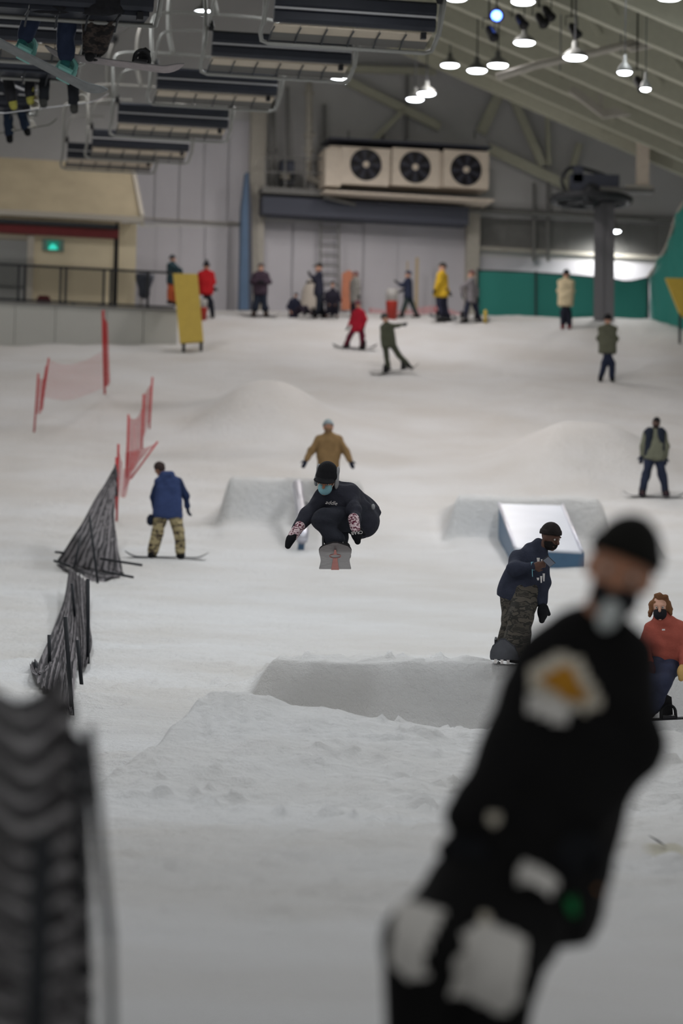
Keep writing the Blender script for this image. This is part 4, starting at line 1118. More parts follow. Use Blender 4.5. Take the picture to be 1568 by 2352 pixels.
def hand_parts(w, d, n, q=1.0, curl=.4, mitten=False, side=1):
    "w wrist, d direction of the fingers, n out of the back of the hand"
    d = nrm(d); n = nrm(np.asarray(n, float) - d * (np.asarray(n, float) @ d)); s = np.cross(d, n) * side
    w = np.asarray(w, float); fs = []
    fs.append(cone(w, w + d * .03 * q, .028 * q, .03 * q))
    if mitten:
        A = np.stack([s, d, n])
        fs += [ell(w + d * .085 * q, np.array([.052, .085, .036]) * q, A), cone(w + d * .1 * q, w + d * .165 * q - n * .03 * curl * q, .042 * q, .028 * q),
               cone(w + d * .04 * q + s * .03 * q, w + d * .105 * q + s * .066 * q - n * .015 * q, .023 * q, .019 * q)]
        return fs
    A = np.stack([s, d, n])
    fs.append(ell(w + d * .065 * q, np.array([.043, .055, .02]) * q, A))
    for i, (off, L) in enumerate(((.03, .072), (.011, .082), (-.009, .077), (-.028, .06))):
        b = w + d * .1 * q + s * off * q
        a1 = curl * 1.0; a2 = curl * 2.1
        m = b + (d * math.cos(a1) - n * math.sin(a1)) * L * .5 * q; e = m + (d * math.cos(a2) - n * math.sin(a2)) * L * .5 * q
        fs += [cone(b - d * .03 * q, m, .0105 * q, .0095 * q), cone(m, e, .0095 * q, .008 * q)]
    b = w + d * .03 * q + s * .03 * q; m = b + (d * .6 + s * .75 - n * .25) * .045 * q; e = m + (d * .85 + s * .1 - n * .5) * .04 * q
    fs += [cone(b, m, .015 * q, .012 * q), cone(m, e, .012 * q, .0095 * q)]
    return fs

def fabric(name, col, var=.12, rough=.85): return mat(name, col, rough, var=var, vscale=9, bump=.25, bscale=60, spec=.15)
PC = [0]
def person(label, J, o, vox=.014, hand_vox=None, group=None):
    """J: joints in world space (head neck shL shR elL elR wrL wrR hipL hipR knL knR anL anR toeL toeR; L is image left)
    o: outfit and options"""
    PC[0] += 1; sd = PC[0]
    q = o.get('q', 1.0); fwd = o.get('fwd', cd(0, 0, 1)); up = o.get('up', J['head'] - J['neck'])
    base = np.array([(J['anL'][0] + J['anR'][0]) / 2, (J['anL'][1] + J['anR'][1]) / 2, min(J['anL'][2], J['anR'][2]) - .08])
    t = thing('person', label, 'person', base, group)
    skin = mat('skin_' + o.get('skin', 'light'), SKIN[o.get('skin', 'light')], .55, var=.06, vscale=20, spec=.3)
    hq = q * o.get('hq', 1.06)
    hd, HP, A = head_parts(J['head'], fwd, up, hq)
    r_, f_, u_ = A
    # ---- body: one continuous surface
    fs = list(hd)
    fs.append(cone(J['neck'] + nrm(up) * -.02, J['head'] - u_ * .04 * q - f_ * .01, .055 * q, .052 * q))
    cs = (J['shL'] + J['shR']) / 2; ch = (J['hipL'] + J['hipR']) / 2
    sw = J['shR'] - J['shL']; hw = J['hipR'] - J['hipL']
    for k in (-.28, .28): fs.append(cone(cs + sw * k * .9 + nrm(ch - cs) * .06, ch + hw * k * .6, .078 * q, .088 * q))
    fs.append(cone(J['neck'], ch, .06 * q, .085 * q))
    for s in 'LR':
        fs += [cone(cs + nrm(ch - cs) * .03, J['sh' + s] + nrm(ch - cs) * .03, .045 * q, .042 * q), cone(J['sh' + s] + nrm(ch - cs) * .03, J['el' + s], .042 * q, .036 * q), cone(J['el' + s], J['wr' + s], .037 * q, .027 * q),
               cone(J['hip' + s], J['kn' + s], .07 * q, .05 * q), cone(J['kn' + s], J['an' + s], .052 * q, .038 * q), cone(J['an' + s], J['toe' + s], .04 * q, .03 * q)]
    body_col = skin
    gl = o.get('glove', {})
    hd_dir = {}
    for s in 'LR':
        dd = o.get('hand' + s)
        if dd is None: dd = (nrm(J['wr' + s] - J['el' + s]), nrm(J['wr' + s] - J['el' + s]) * 0 + f_)
        hd_dir[s] = dd
        hf = hand_parts(J['wr' + s], dd[0], dd[1], q * .97, o.get('curl', .5), o.get('mitten', False) and s in gl, 1 if s == 'L' else -1)
        if s not in gl: fs += hf
        else: fs.append(cone(J['wr' + s], J['wr' + s] + nrm(dd[0]) * .09, .026, .022))
    sdf_obj('body', fs, vox, skin, t, k=.018, seed=sd)
    # ---- clothes
    jr = o.get('jr', 1.0); pr = o.get('pr', 1.0)
    jm = o['jacket']; fold = o.get('fold', .010)
    js = []
    jl = o.get('jlen', .12)
    dn = nrm(ch - cs)
    hem = o.get('hem', max(.128 * jr, .125 * pr + .034)) * q; hp = ch + dn * (jl + .07)
    for k in (-.34, 0, .34): js.append(cut(cone(cs + sw * k + dn * o.get('jtop', .07), ch + hw * k * 1.3 + dn * jl, (.115 if k else .125) * q * jr, hem), hp, -dn))
    sl_ = []
    for s in 'LR':
        js += [cone(cs + (J['sh' + s] - cs) * .4 - dn * .02, J['sh' + s] + dn * .02, .085 * q * jr, .07 * q * jr)]
        sl_ += [cone(J['sh' + s] + dn * .02, J['el' + s], .074 * q * jr, .064 * q * jr), cone(J['el' + s], J['el' + s] + (J['wr' + s] - J['el' + s]) * .94, .066 * q * jr, .052 * q * jr)]
    if o.get('hood'):
        js += [cone(J['neck'] - f_ * .07 - u_ * .02 - sw * .18, J['neck'] - f_ * .07 - u_ * .02 + sw * .18, .065 * q, .065 * q), cone(J['neck'] + f_ * .02, J['neck'] + u_ * .04, .085 * q, .075 * q)]
    elif o.get('collar', True): js.append(cone(J['neck'] - u_ * .03, J['neck'] + u_ * .03, .078 * q, .068 * q))
    sleeve_m = o.get('sleeve')
    if sleeve_m is not None:
        jk = sdf_obj('jacket', js, vox, jm, t, k=.05, fold=fold, seed=sd)
        sdf_obj('sleeves', sl_, vox, sleeve_m, t, k=.03, fold=fold, seed=sd + 1)
    else: jk = sdf_obj('jacket', js + sl_, vox, jm, t, k=.045, fold=fold, fscale=o.get('fscale', 18), seed=sd)
    t_parts = {'jacket': jk}
    ps = [cone(J['hipL'] - dn * .02, J['hipR'] - dn * .02, .125 * q * pr, .125 * q * pr)]
    for s in 'LR':
        kk = J['kn' + s]; an = J['an' + s]; e = an + (kk - an) * (o.get('pshort', .12))
        ps += [cone(J['hip' + s], kk, .115 * q * pr, .092 * q * pr), cone(kk, e, .09 * q * pr, o.get('cuff', .078) * q * pr)]
    t_parts['trousers'] = sdf_obj('trousers', ps, vox, o['pants'], t, k=.035, fold=fold * 1.2, seed=sd + 2)
    bt = o.get('boot_mat') or fabric('black_boot', (26, 26, 28))
    for s in 'LR':
        an = J['an' + s]; kk = J['kn' + s]; toe = J['toe' + s]; dv = nrm(toe - an)
        heel = an - dv * .05 + nrm(an - kk) * .055
        sdf_obj('boot', [cone(an + (kk - an) * .28, an, .07 * q, .065 * q), cone(heel, toe + nrm(an - kk) * .02, .058 * q, .052 * q)], vox, bt, t, k=.03, seed=sd)
    hv = hand_vox or min(vox, .012)
    for s in gl:
        dd = hd_dir[s]
        hf = hand_parts(J['wr' + s], dd[0], dd[1], q * 1.12, o.get('curl', .5), o.get('mitten', False), 1 if s == 'L' else -1)
        sdf_obj('mitten' if o.get('mitten') else 'glove', hf + [cone(J['wr' + s] - nrm(dd[0]) * .05, J['wr' + s], .04 * q, .036 * q)], hv, gl[s], t, k=.012, seed=sd)
    hv2 = min(vox, .012)
    hat = o.get('hat')
    if hat:
        kind, hm = hat
        sc = {'beanie': 1.10, 'helmet': 1.30, 'cap': 1.08}[kind]
        ce = HP(0, -.012, .03)
        shell = cut(ell(ce, np.array([.078, .098, .104]) * hq * sc, A), HP(0, .02, .035), u_ + f_ * -.25 + (0 if kind != 'helmet' else f_ * .1))
        fs2 = [shell]
        if kind == 'beanie':
            fs2.append(cut(ell(HP(0, -.012, .03), np.array([.084, .104, .108]) * hq * 1.08, A), HP(0, .02, .035), u_ - f_ * .25))
        if kind == 'cap': fs2.append(ell(HP(0, .12, .055), np.array([.075, .07, .012]) * hq, A))
        ht = sdf_obj(kind, fs2, hv2, hm, t, k=.012, seed=sd)
        if kind == 'beanie':
            band = carve(cut(cut(ell(HP(0, -.012, .03), np.array([.088, .108, .112]) * hq * 1.1, A), HP(0, .02, .03), u_ - f_ * .25), HP(0, .02, .085), -(u_ - f_ * .25)), ell(HP(0, -.012, .03), np.array([.07, .09, .1]) * hq, A))
            sdf_obj('fold_band', [band], hv2, hm, ht, k=.01, seed=sd)
        if o.get('pom'): sdf_obj('pompom', [ell(HP(0, -.02, .17), np.array([.04, .04, .04]))], hv2, hm, ht)
    if o.get('goggles'):
        sdf_obj('goggles', [cut(ell(HP(0, .02, .02), np.array([.086, .094, .034]) * hq, A), HP(0, .03, 0), f_)], hv2, o['goggles'], t, k=.01)
    mk = o.get('mask')
    if mk is not None:
        sdf_obj('face_mask', [cut(cut(ell(HP(0, .028, -.056), np.array([.068, .082, .072]) * hq, A), HP(0, .01, 0), f_), HP(0, .0, -.012), -u_ + f_ * .0)], hv2, mk, t, k=.012)
    if o.get('hair') is not None:
        fs3 = [carve(ell(HP(0, -.03, .03), np.array([.088, .1, .108]) * hq, A), ell(HP(0, .1, -.03), np.array([.075, .09, .105]) * hq, A))]
        if o.get('hair_long'):
            rr = np.random.default_rng(sd)
            for k in range(26):
                g = rr.uniform(-2.4, 2.4); b = HP(.085 * math.sin(g), -.03 - .075 * math.cos(g) * .9, rr.uniform(-.03, .09)); e = b + u_ * -rr.uniform(.03, .07) + r_ * .02 * math.sin(g)
                fs3.append(cone(b, e, .022, .014))
            for k in range(12): fs3.append(ell(HP(rr.uniform(-.07, .07), rr.uniform(.0, .08), rr.uniform(.1, .13)), np.array([.024, .024, .018])))
        sdf_obj('hair', fs3, min(vox, .009), o['hair'], t, k=.012, fold=.006, fscale=60, seed=sd)
    if o.get('beard') is not None:
        sdf_obj('beard', [carve(ell(HP(0, .022, -.062), np.array([.064, .078, .068]) * hq, A), ell(HP(0, .09, .02), np.array([.06, .07, .07]) * hq, A))], hv2, o['beard'], t, k=.01, fold=.003, fscale=90)
    if (fwd @ -_f) > -.2:
        em = mat('eye_dark', (30, 26, 24), .2, spec=.6); ew = mat('eye_white', (206, 200, 194), .3)
        for s in (-1, 1):
            e = MB().lathe(HP(s * .032, .079, .004), [(.001, -.011), (.009, -.007), (.0125, 0), (.009, .008), (.001, .011)], 10, ax=f_).build('eye', ew, t, smooth=True)
            MB().lathe(HP(s * .032, .0885, .004), [(.006, -.002), (.0055, .002), (.001, .003)], 8, ax=f_).build('pupil', em, e, smooth=True)
    if o.get('belt_pack') is not None: pass
    t_parts.update(root=t, HP=HP, A=A)
    return t_parts

STD = dict(head=(0, 1.62), neck=(0, 1.47), shL=(-.18, 1.41), shR=(.18, 1.41), elL=(-.25, 1.13), elR=(.25, 1.13), wrL=(-.25, .88), wrR=(.25, .88),
           hipL=(-.085, .93), hipR=(.085, .93), knL=(-.12, .50), knR=(.12, .50), anL=(-.13, .10), anR=(.13, .10))
def figure(px, py, top, turn=0.0, d=None, **ov):
    "standing skeleton whose feet meet the snow at a pixel; turn rotates it about the vertical (0 faces the camera); joints overridden in metres"
    g = on_ground(px, py) if d is None else at(px, py, d)
    if d is None and proj(g)[2] > 116.0: d = 115.0; g = at(px, py, d)
    dep = proj(g)[2]; s = F / dep
    q = (py - top) / (1.80 * s)
    c, sn = math.cos(turn), math.sin(turn)
    if d is not None and not ov.get('raised'): g[2] = gz(g[0], g[1])
    J = {}
    X = nrm(np.array([_r[0], _r[1], 0])); Yv = np.array([0, 1.0, 0]); Z = np.array([0, 0, 1.0])
    for k, v in STD.items():
        if k in ov:
            w = ov[k]; x, z, y = w[0], w[1], (w[2] if len(w) > 2 else 0.0)
            if len(w) == 2 and k[-1] in 'LR': y = (-v[0] * sn) * 1.0
        else:
            x, z = v[0] * c, v[1]; y = -v[0] * sn
        J[k] = g + (X * x + Yv * y + Z * z) * q
    ff = nrm(X * math.sin(-turn) * -1 * -1 + -Yv * c) if False else nrm(X * sn - Yv * c)
    for s_ in 'LR':
        J['toe' + s_] = J['an' + s_] + nrm(ov.get('toe', ff)) * .16 * q - Z * .05 * q
    return J, q, ff

# ------------------------------------------------------------------ snowboards
def snowboard(label, a, b, up, width=.27, mt=None, base=None, feet=None, bind=None, group=None, bind_up=None, tip=.10, bs=1.0):
    a = np.asarray(a, float); b = np.asarray(b, float); L = b - a; ln = np.linalg.norm(L); e = L / ln
    n = nrm(np.asarray(up, float) - e * (np.asarray(up, float) @ e)); s = np.cross(e, n)
    t = thing('snowboard', label, 'snowboard', (a + b) / 2, group)
    N = 28; vs = []; fs = []
    for i in range(N + 1):
        u = i / N; x = u * ln
        m_ = min(u, 1 - u)
        w = width * (1.0 - .13 * math.cos((u - .5) * PI * .9) ** 2)
        if m_ < .12: w *= math.sqrt(max(0.02, 1 - ((.12 - m_) / .12) ** 2.2))
        lift = tip * max(0, (.16 - m_) / .16) ** 1.8
        for sg, hh in ((-1, 0), (1, 0), (1, .012), (-1, .012)):
            vs.append(a + e * x + s * sg * w / 2 + n * (lift + hh))
    for i in range(N):
        k = i * 4; l = k + 4
        fs += [(k, k + 1, l + 1, l), (k + 1, k + 2, l + 2, l + 1), (k + 2, k + 3, l + 3, l + 2), (k + 3, k, l, l + 3)]
    fs += [(3, 2, 1, 0), tuple(N * 4 + j for j in range(4))]
    o = mesh_obj('deck', vs, fs, mt, t)
    if base is not None:
        v2 = [vs[i * 4 + j] - n * .003 for i in range(N + 1) for j in (0, 1)]
        f2 = [(2 * i, 2 * i + 2, 2 * i + 3, 2 * i + 1) for i in range(N)]
        mesh_obj('base_sheet', v2, f2, base, t)
    bm_ = bind or black_metal
    for u in (feet if feet is not None else (.32, .68)):
        c = a + e * ln * u + n * .014
        hb = bind_up if bind_up is not None else n
        bd = MB().box(c + n * .012, (.12 * bs, .26 * bs, .024 * bs), np.stack([e, s, n])).build('binding', bm_, t)
        m = MB(); m.prism([c - s * .13 * bs + e * x * bs + n * z * bs for x, z in ((-.055, .02), (.055, .02), (.05, .19), (.0, .22), (-.05, .19))], s * .02); m.build('highback', bm_, bd)
        for y in (-.03, .07):
            MB().tube(bez([c + (e * -.07 + s * y) * bs, c + (e * -.06 + s * y + n * .09) * bs, c + (s * y + n * .13) * bs, c + (e * .06 + s * y + n * .09) * bs, c + (e * .07 + s * y) * bs], 4), .012 * bs * bs, 5).build('strap', bm_, bd)
    return t

# ================================================================== people
def fb(n, c, var=.12): return fabric(n, c, var)
black_cloth = fb('black_cloth', (32, 32, 35)); navy_cloth = fb('navy_cloth', (34, 40, 56)); charcoal = fb('charcoal_cloth', (44, 44, 50))
black_glove = fb('black_glove', (22, 24, 28))
def px_joints(d, c2p, pts):
    "joints from crop pixels plus a depth offset in metres"
    J = {}
    for k, v in pts.items():
        x, y = c2p(v[0], v[1]); J[k] = at(x, y, d + (v[2] if len(v) > 2 else 0))
    return J
def crop(ox, oy, sc): return lambda x, y: (ox + x / sc, oy + y / sc)
def text_obj(name, txt, c, ex, ey, size, material, parent, shear=0.0):
    "small flat lettering lying on cloth"
    cu = bpy.data.curves.new('lettering', 'FONT'); cu.body = txt; cu.align_x = 'CENTER'; cu.align_y = 'CENTER'; cu.size = 1.0; cu.extrude = .01; cu.shear = shear; cu.resolution_u = 2
    ob = bpy.data.objects.new('lettering_tmp', cu); COL.objects.link(ob)
    bpy.context.view_layer.update()
    me = bpy.data.meshes.new_from_object(ob.evaluated_get(bpy.context.evaluated_depsgraph_get()))
    bpy.data.objects.remove(ob); 
    n = nrm(np.cross(ex, ey)); B_ = np.stack([nrm(ex) * size, nrm(ey) * size, n * size])
    co = np.zeros(len(me.vertices) * 3, np.float32); me.vertices.foreach_get('co', co); co = co.reshape(-1, 3)
    co = (co @ B_ + np.asarray(c) - ORG[parent.name]).astype(np.float32)
    me.vertices.foreach_set('co', co.ravel()); me.update()
    me.materials.clear()
    return link_mesh(name, me, material, parent)
def patch(name, src, poly, material, parent, off=.006, front=True):
    "piece of cloth lying on another mesh: the faces whose middle falls inside an outline (photo pixels)"
    me = src.data; org = ORG[src.name]
    V = np.zeros(len(me.vertices) * 3, np.float32); me.vertices.foreach_get('co', V); V = V.reshape(-1, 3) + org
    Nn = np.zeros(len(me.vertices) * 3, np.float32); me.vertices.foreach_get('normal', Nn); Nn = Nn.reshape(-1, 3)
    Fv = np.zeros(len(me.polygons) * 4, np.int32); me.polygons.foreach_get('vertices', Fv); Fv = Fv.reshape(-1, 4)
    q = V - CAM; dd = q @ _f; X = 784 + F * (q @ _r) / dd; Y = 1176 - F * (q @ _u) / dd
    fx = X[Fv].mean(1); fy = Y[Fv].mean(1); fn = Nn[Fv].mean(1)
    ins = np.zeros(len(fx), bool); n = len(poly)
    for i in range(n):
        x0, y0 = poly[i]; x1, y1 = poly[(i + 1) % n]
        c_ = ((y0 > fy) != (y1 > fy)) & (fx < (x1 - x0) * (fy - y0) / (y1 - y0 + 1e-9) + x0); ins ^= c_
    ins &= (fn @ -_f) > 0.05
    K = Fv[ins]
    if len(K) == 0: return None
    u_, inv = np.unique(K, return_inverse=True); inv = inv.reshape(-1, 4)
    P0 = V[u_] + Nn[u_] * off
    return link_mesh(name, fast_mesh(name, P0 - ORG[parent.name], inv), material, parent, None, True)

# ---------------------------------------------------------------- the rider in the foreground, leaning and out of focus
c7 = crop(850, 1200, 2.0418); DF = 10.26
J = px_joints(DF, c7, dict(head=(1172, 225), neck=(1075, 480, .03), shL=(880, 625, .05), shR=(1165, 625, .02), elL=(690, 1060, .05), elR=(1225, 1050, .02), wrL=(455, 1400, -.08), wrR=(1010, 1400, -.1),
                           hipL=(640, 1590, .05), hipR=(850, 1620, .05), knL=(270, 1960, -.22), knR=(600, 2090, -.2), anL=(225, 2900, .0), anR=(480, 2960, .0), toeL=(180, 3040, -.12), toeR=(440, 3100, -.12)))
fg = person('leaning rider in black with a pale diamond chest patch, large and blurred in front', J, dict(
    fwd=cd(-.12, -.12, 1), q=1.06, jacket=fb('deep_black_cloth', (16, 16, 17)), pants=fb('deep_black_cloth', (16, 16, 17)), jlen=.10, jr=1.16, pr=1.1, skin='tan', collar=False, hq=1.0, jtop=.12, handL=(cd(.05, -1, .2), cd(-.3, .1, 1)), handR=(cd(-.45, -1, .3), cd(.2, .1, 1)), hat=('beanie', fb('black_knit', (22, 22, 20))), cuff=.1,
    mask=None, glove={'L': black_glove, 'R': black_glove}, curl=.7, fold=.008), vox=.0125, hand_vox=.009)
t = fg['root']; HP = fg['HP']; A = fg['A']
pale_print = fb('pale_print', (196, 190, 176)); gold_print = fb('gold_print', (168, 118, 36)); white_print = fb('white_print', (206, 204, 200))
def P7(l): return [c7(x, y) for x, y in l]
patch('chest_patch', fg['jacket'], P7([(745, 690), (900, 610), (985, 645), (1095, 855), (1000, 895), (880, 850), (760, 790)]), pale_print, t)
patch('gold_inset', fg['jacket'], P7([(785, 740), (930, 668), (1035, 840), (940, 845), (870, 790)]), gold_print, t, .012)
patch('white_print', fg['jacket'], P7([(745, 810), (880, 830), (955, 890), (905, 955), (740, 885)]), white_print, t, .014)
for nm, pl in (('knee_panel', [(130, 1770), (345, 1830), (250, 2040), (270, 2130), (190, 2140), (100, 2060)]), ('knee_panel', [(500, 1880), (560, 1880), (735, 1960), (690, 2240), (630, 2310), (480, 2230), (350, 2220), (390, 2130), (370, 2060), (430, 2000), (420, 1930)])):
    patch(nm, fg['trousers'], P7(pl), white_print, t, .008)
patch('waist_label', fg['jacket'], P7([(690, 1640), (740, 1610), (860, 1700), (820, 1765), (700, 1690)]), white_print, t, .01)
patch('waist_label', fg['trousers'], P7([(690, 1640), (740, 1610), (860, 1700), (820, 1765), (700, 1690)]), white_print, t, .03)
patch('button', fg['jacket'], P7([(540, 1370), (570, 1355), (605, 1370), (605, 1405), (570, 1420), (540, 1405)]), pale_print, t, .012)
patch('pale_cuff', fg['trousers'], P7([(500, 1840), (555, 1830), (560, 1885), (500, 1890)]), pale_print, t, .012)
green_tag = fb('green_tag', (20, 110, 60)); amber_tag = fb('amber_tag', (170, 110, 30))
patch('hip_tag', fg['trousers'], P7([(905, 1770), (960, 1750), (1010, 1830), (950, 1860), (900, 1810)]), green_tag, t, .014)
patch('hip_tag', fg['trousers'], P7([(1000, 1710), (1060, 1700), (1050, 1790), (1010, 1800)]), amber_tag, t, .014)
# lowered black mask with a white valve, pulled under the nose
r_, f_, u_ = A
sdf_obj('face_mask', [cut(cut(ell(HP(-.01, .032, -.062), np.array([.068, .09, .06]), A), HP(0, .02, 0), f_), HP(0, 0, -.028), -u_)], .009, black_cloth, t, k=.01)
sdf_obj('mask_valve', [ell(HP(-.012, .112, -.10), np.array([.03, .022, .045]), A)], .008, fb('valve_white', (190, 196, 196)), t, k=.01)
a = J['anL'] - nrm(J['knL'] - J['anL']) * .12; b = J['anR'] - nrm(J['knR'] - J['anR']) * .12
e = nrm(b - a); mid = (a + b) / 2; g0 = gz(mid[0], mid[1])
snowboard('black snowboard under the large blurred rider in front', mid - e * .75 , mid + e * .75, (0, 0, 1), .26, fb('board_black', (30, 30, 34)))

# ---------------------------------------------------------------- the jumper in mid-air
c3 = crop(620, 940, 5.6); DJ = 38.0
J = px_joints(DJ, c3, dict(head=(722, 925, -.10), neck=(800, 1040, .02), shL=(660, 1110, .0), shR=(1010, 1060, .06), elL=(480, 1360, -.12), elR=(1080, 1310, -.12), wrL=(345, 1555, -.22), wrR=(1085, 1470, -.30),
                           hipL=(1130, 1400, .14), hipR=(1215, 1390, .38), knL=(680, 1430, -.22), knR=(860, 1440, .18), anL=(860, 1735, -.26), anR=(900, 1830, .28), toeL=(740, 1775, -.27), toeR=(765, 1870, .27)))
checker = camo_mat('mitten_cuff_print', [(218, 196, 200), (222, 202, 206), (96, 40, 58)], 46)
jp = person('jumping rider in black with bucket hat and pale blue mask, arms spread', J, dict(
    fwd=cd(-.22, -.34, .9), up=cd(.10, .9, .2), q=.98, jacket=fb('black_hoodie', (48, 49, 58)), pants=fb('black_trousers', (44, 46, 54)), jlen=.04, jr=1.08, pr=1.16, skin='tan', hood=True, fscale=26,
    mask=fb('surgical_mask', (140, 186, 196), .05), hair=fb('brown_hair', (74, 60, 52)), mitten=True, glove={'L': black_glove, 'R': black_glove}, curl=.5,
    handL=(cd(-.55, -.8, .25), cd(-.7, .5, .3)), handR=(cd(.18, -.95, .25), cd(.1, .2, 1)), fold=.013), vox=.0105, hand_vox=.008)
t = jp['root']; HP = jp['HP']; A = jp['A']; r_, f_, u_ = A
hatm = fb('black_felt', (27, 27, 30)); 
ht = sdf_obj('bucket_hat', [cut(cone(HP(0, -.012, .05), HP(0, -.02, .095), .112, .10), HP(0, 0, .035), u_), ell(HP(0, .105, .045), np.array([.108, .085, .014]), A)], .0075, hatm, t, k=.007, fold=.002)
fleece = fb('grey_fleece', (150, 150, 152))
for s in (-1, 1):
    sdf_obj('ear_flap', [ell(HP(s * .098, -.02, .0), np.array([.022, .055, .075]), A), ell(HP(s * .095, -.05, .09), np.array([.02, .05, .06]), A)], .0085, fleece if s > 0 else fleece, ht, k=.02, fold=.003)
for s, dv in (('L', cd(-.55, -.8, .25)), ('R', cd(.18, -.95, .25))):
    sdf_obj('mitten_cuff', [cone(J['wr' + s] - dv * .05, J['wr' + s] + dv * .07, .055, .05)], .008, checker, t)
wp_ = fb('white_lettering', (214, 210, 208), .0)
text_obj('mitten_lettering', 'CRAB', J['wrR'] + cd(.18, -.95, .25) * .105 + cd(.1, .2, 1) * .058, cd(-1, -.12, 0), cd(.15, -1, .2), .045, wp_, t)
x, y = c3(785, 1205); text_obj('chest_lettering', 'addle', at(x, y, DJ - .19), cd(1, -.12, 0), cd(.1, 1, .25), .055, wp_, t, .35)
x, y = c3(1330, 1255); sdf_obj('hip_badge', [ell(at(x - 1, y, DJ + .06), np.array([.02, .03, .03]))], .008, fb('badge_grey', (160, 162, 164)), t)
sdf_obj('ear_loop', [cone(HP(.07, .05, -.03), HP(.083, .0, .0), .004, .004), cone(HP(-.07, .05, -.03), HP(-.083, .0, .0), .004, .004)], .004, wp_, t)
base_m = camo_mat('grey_board_base', [(120, 114, 114), (134, 128, 128), (126, 120, 120)], 5, .35)
x0, y0 = c3(838, 1795); x1, y1 = c3(836, 2095)
a = at(x0, y0, DJ - .72); b = at(x1, y1, DJ + .74)
bd = snowboard('grey snowboard with a pink stripe flying under the jumping rider', a, b, cd(0, 1, -.05), .33, fb('board_dark', (40, 38, 40)), base_m, (.3, .7), black_metal, tip=.06)
pk = fb('pink_stripe', (206, 140, 132), .05)
e = nrm(b - a); n = nrm(_u - e * (_u @ e)); s_ = np.cross(e, n)
m = MB()
for u0, u1, w in ((.02, .2, .016), (.36, .88, .04)):
    m.prism([a + e * 1.46 * u0 - s_ * w / 2 - n * .006, a + e * 1.46 * u0 + s_ * w / 2 - n * .006, a + e * 1.46 * u1 + s_ * w - n * .006, a + e * 1.46 * u1 - s_ * w - n * .006], -n * .002)
m.build('base_stripe', pk, bd)
MB().tube([a + e * (.42 + .12 * math.sin(2 * PI * k / 20)) + s_ * .055 * math.cos(2 * PI * k / 20) - n * .006 for k in range(20)], .004, 4, close=True).build('base_emblem', pk, bd)

# ---------------------------------------------------------------- rider looking at his phone on the lip
c6 = crop(1080, 1180, 3.213); DP = 39.6
J = px_joints(DP, c6, dict(head=(592, 172, -.06), neck=(505, 262, .02), shL=(345, 320, .06), shR=(530, 330, .0), elL=(315, 410, -.12), elR=(548, 510, -.05), wrL=(455, 388, -.26), wrR=(532, 655, -.1),
                           hipL=(318, 560, .1), hipR=(410, 585, .0), knL=(325, 780, -.02), knR=(375, 770, -.2), anL=(270, 1010, .2), anR=(325, 1030, -.28), toeL=(330, 1040, .2), toeR=(390, 1062, -.28)))
camo_d = camo_mat('dark_camo', [(56, 54, 50), (74, 70, 64), (48, 47, 44), (84, 79, 72)], 7)
ph = person('rider in navy hoodie and camouflage trousers looking at his phone on the lip', J, dict(
    fwd=cd(.72, -.36, .6), up=cd(.12, 1, .1), q=.99, jacket=fb('navy_hoodie', (48, 52, 66)), pants=camo_d, jlen=.03, hem=.168, jr=1.06, pr=1.28, cuff=.105, skin='dark', hood=True, hat=('beanie', fb('dark_camo_knit', (40, 36, 36), .4)),
    beard=fb('black_beard', (28, 26, 26)), mitten=True, glove={'R': black_glove}, handR=(cd(0, -1, .15), cd(.3, 0, 1)), handL=(cd(.9, .12, .3), cd(-.1, -.35, 1)), curl=.75, fold=.013), vox=.0105, hand_vox=.008)
t = ph['root']
x, y = c6(520, 480)
for dx, dy, h_, w_ in ((-12, -140, .13, .035), (12, -135, .1, .03), (-14, -8, .05, .03), (6, -5, .13, .025), (22, -20, .15, .025)):
    x, y = c6(515 + dx * 1.2, 490 + dy); MB().prism([at(x + sx * w_ * 100, y + sy * h_ * 60, DP - .235) for sx, sy in ((-1, -1), (1, -1), (.6, 1), (-.4, 1))], _f * .02).build('chest_print', wp_, t)
x, y = c6(452, 395); MB().lathe(J['wrL'], [(.044, -.02), (.046, 0), (.044, .02)], 14, ax=nrm(J['wrL'] - J['elL'])).build('wristband', fb('teal_band', (120, 176, 190)), t)
x, y = c6(455, 445); m = MB(); m.bar(at(x, y - 12, DP - .29), at(x + 1, y + 6, DP - .29), .018, .006); m.build('band_tail', fb('teal_band', (120, 176, 190)), t)
x, y = c6(578, 352)
tp = thing('phone', 'dark phone held in the bare hand of the camouflage rider', 'phone', at(x, y, DP - .34))
e1 = cd(.75, .55, .2); e2 = cd(-.3, .5, .6); pc = at(x, y, DP - .34)
MB().box(pc, (.075, .15, .009), np.stack([nrm(np.cross(e1, e2)) * 0 + e1, nrm(np.cross(np.cross(e1, e2), e1)), nrm(np.cross(e1, e2))])).build('phone_body', black_metal, tp)
MB().box(pc + nrm(np.cross(e1, e2)) * .006, (.066, .138, .002), np.stack([e1, nrm(np.cross(np.cross(e1, e2), e1)), nrm(np.cross(e1, e2))])).build('screen', mat('phone_glass', (120, 126, 140), .15), tp)
MB().lathe(pc - nrm(np.cross(e1, e2)) * .006 + e1 * .02, [(.008, 0), (.008, .004)], 10, ax=-np.cross(e1, e2)).build('camera_lens', wp_, tp)
x0, y0 = c6(240, 1012); x1, y1 = c6(330, 1080)
a = at(*c6(238, 1075), DP - .95); b = at(*c6(335, 1085), DP + .45)
bd = snowboard('grey-nosed snowboard of the camouflage rider on the snow lip', a, b, cd(0, 1, -.02), .30, fb('board_slate', (70, 72, 78)), fb('board_slate_base', (96, 98, 104)), (.36, .72), black_metal, tip=.20)
e = nrm(b - a); n = nrm(_u - e * (_u @ e)); s_ = np.cross(e, n)
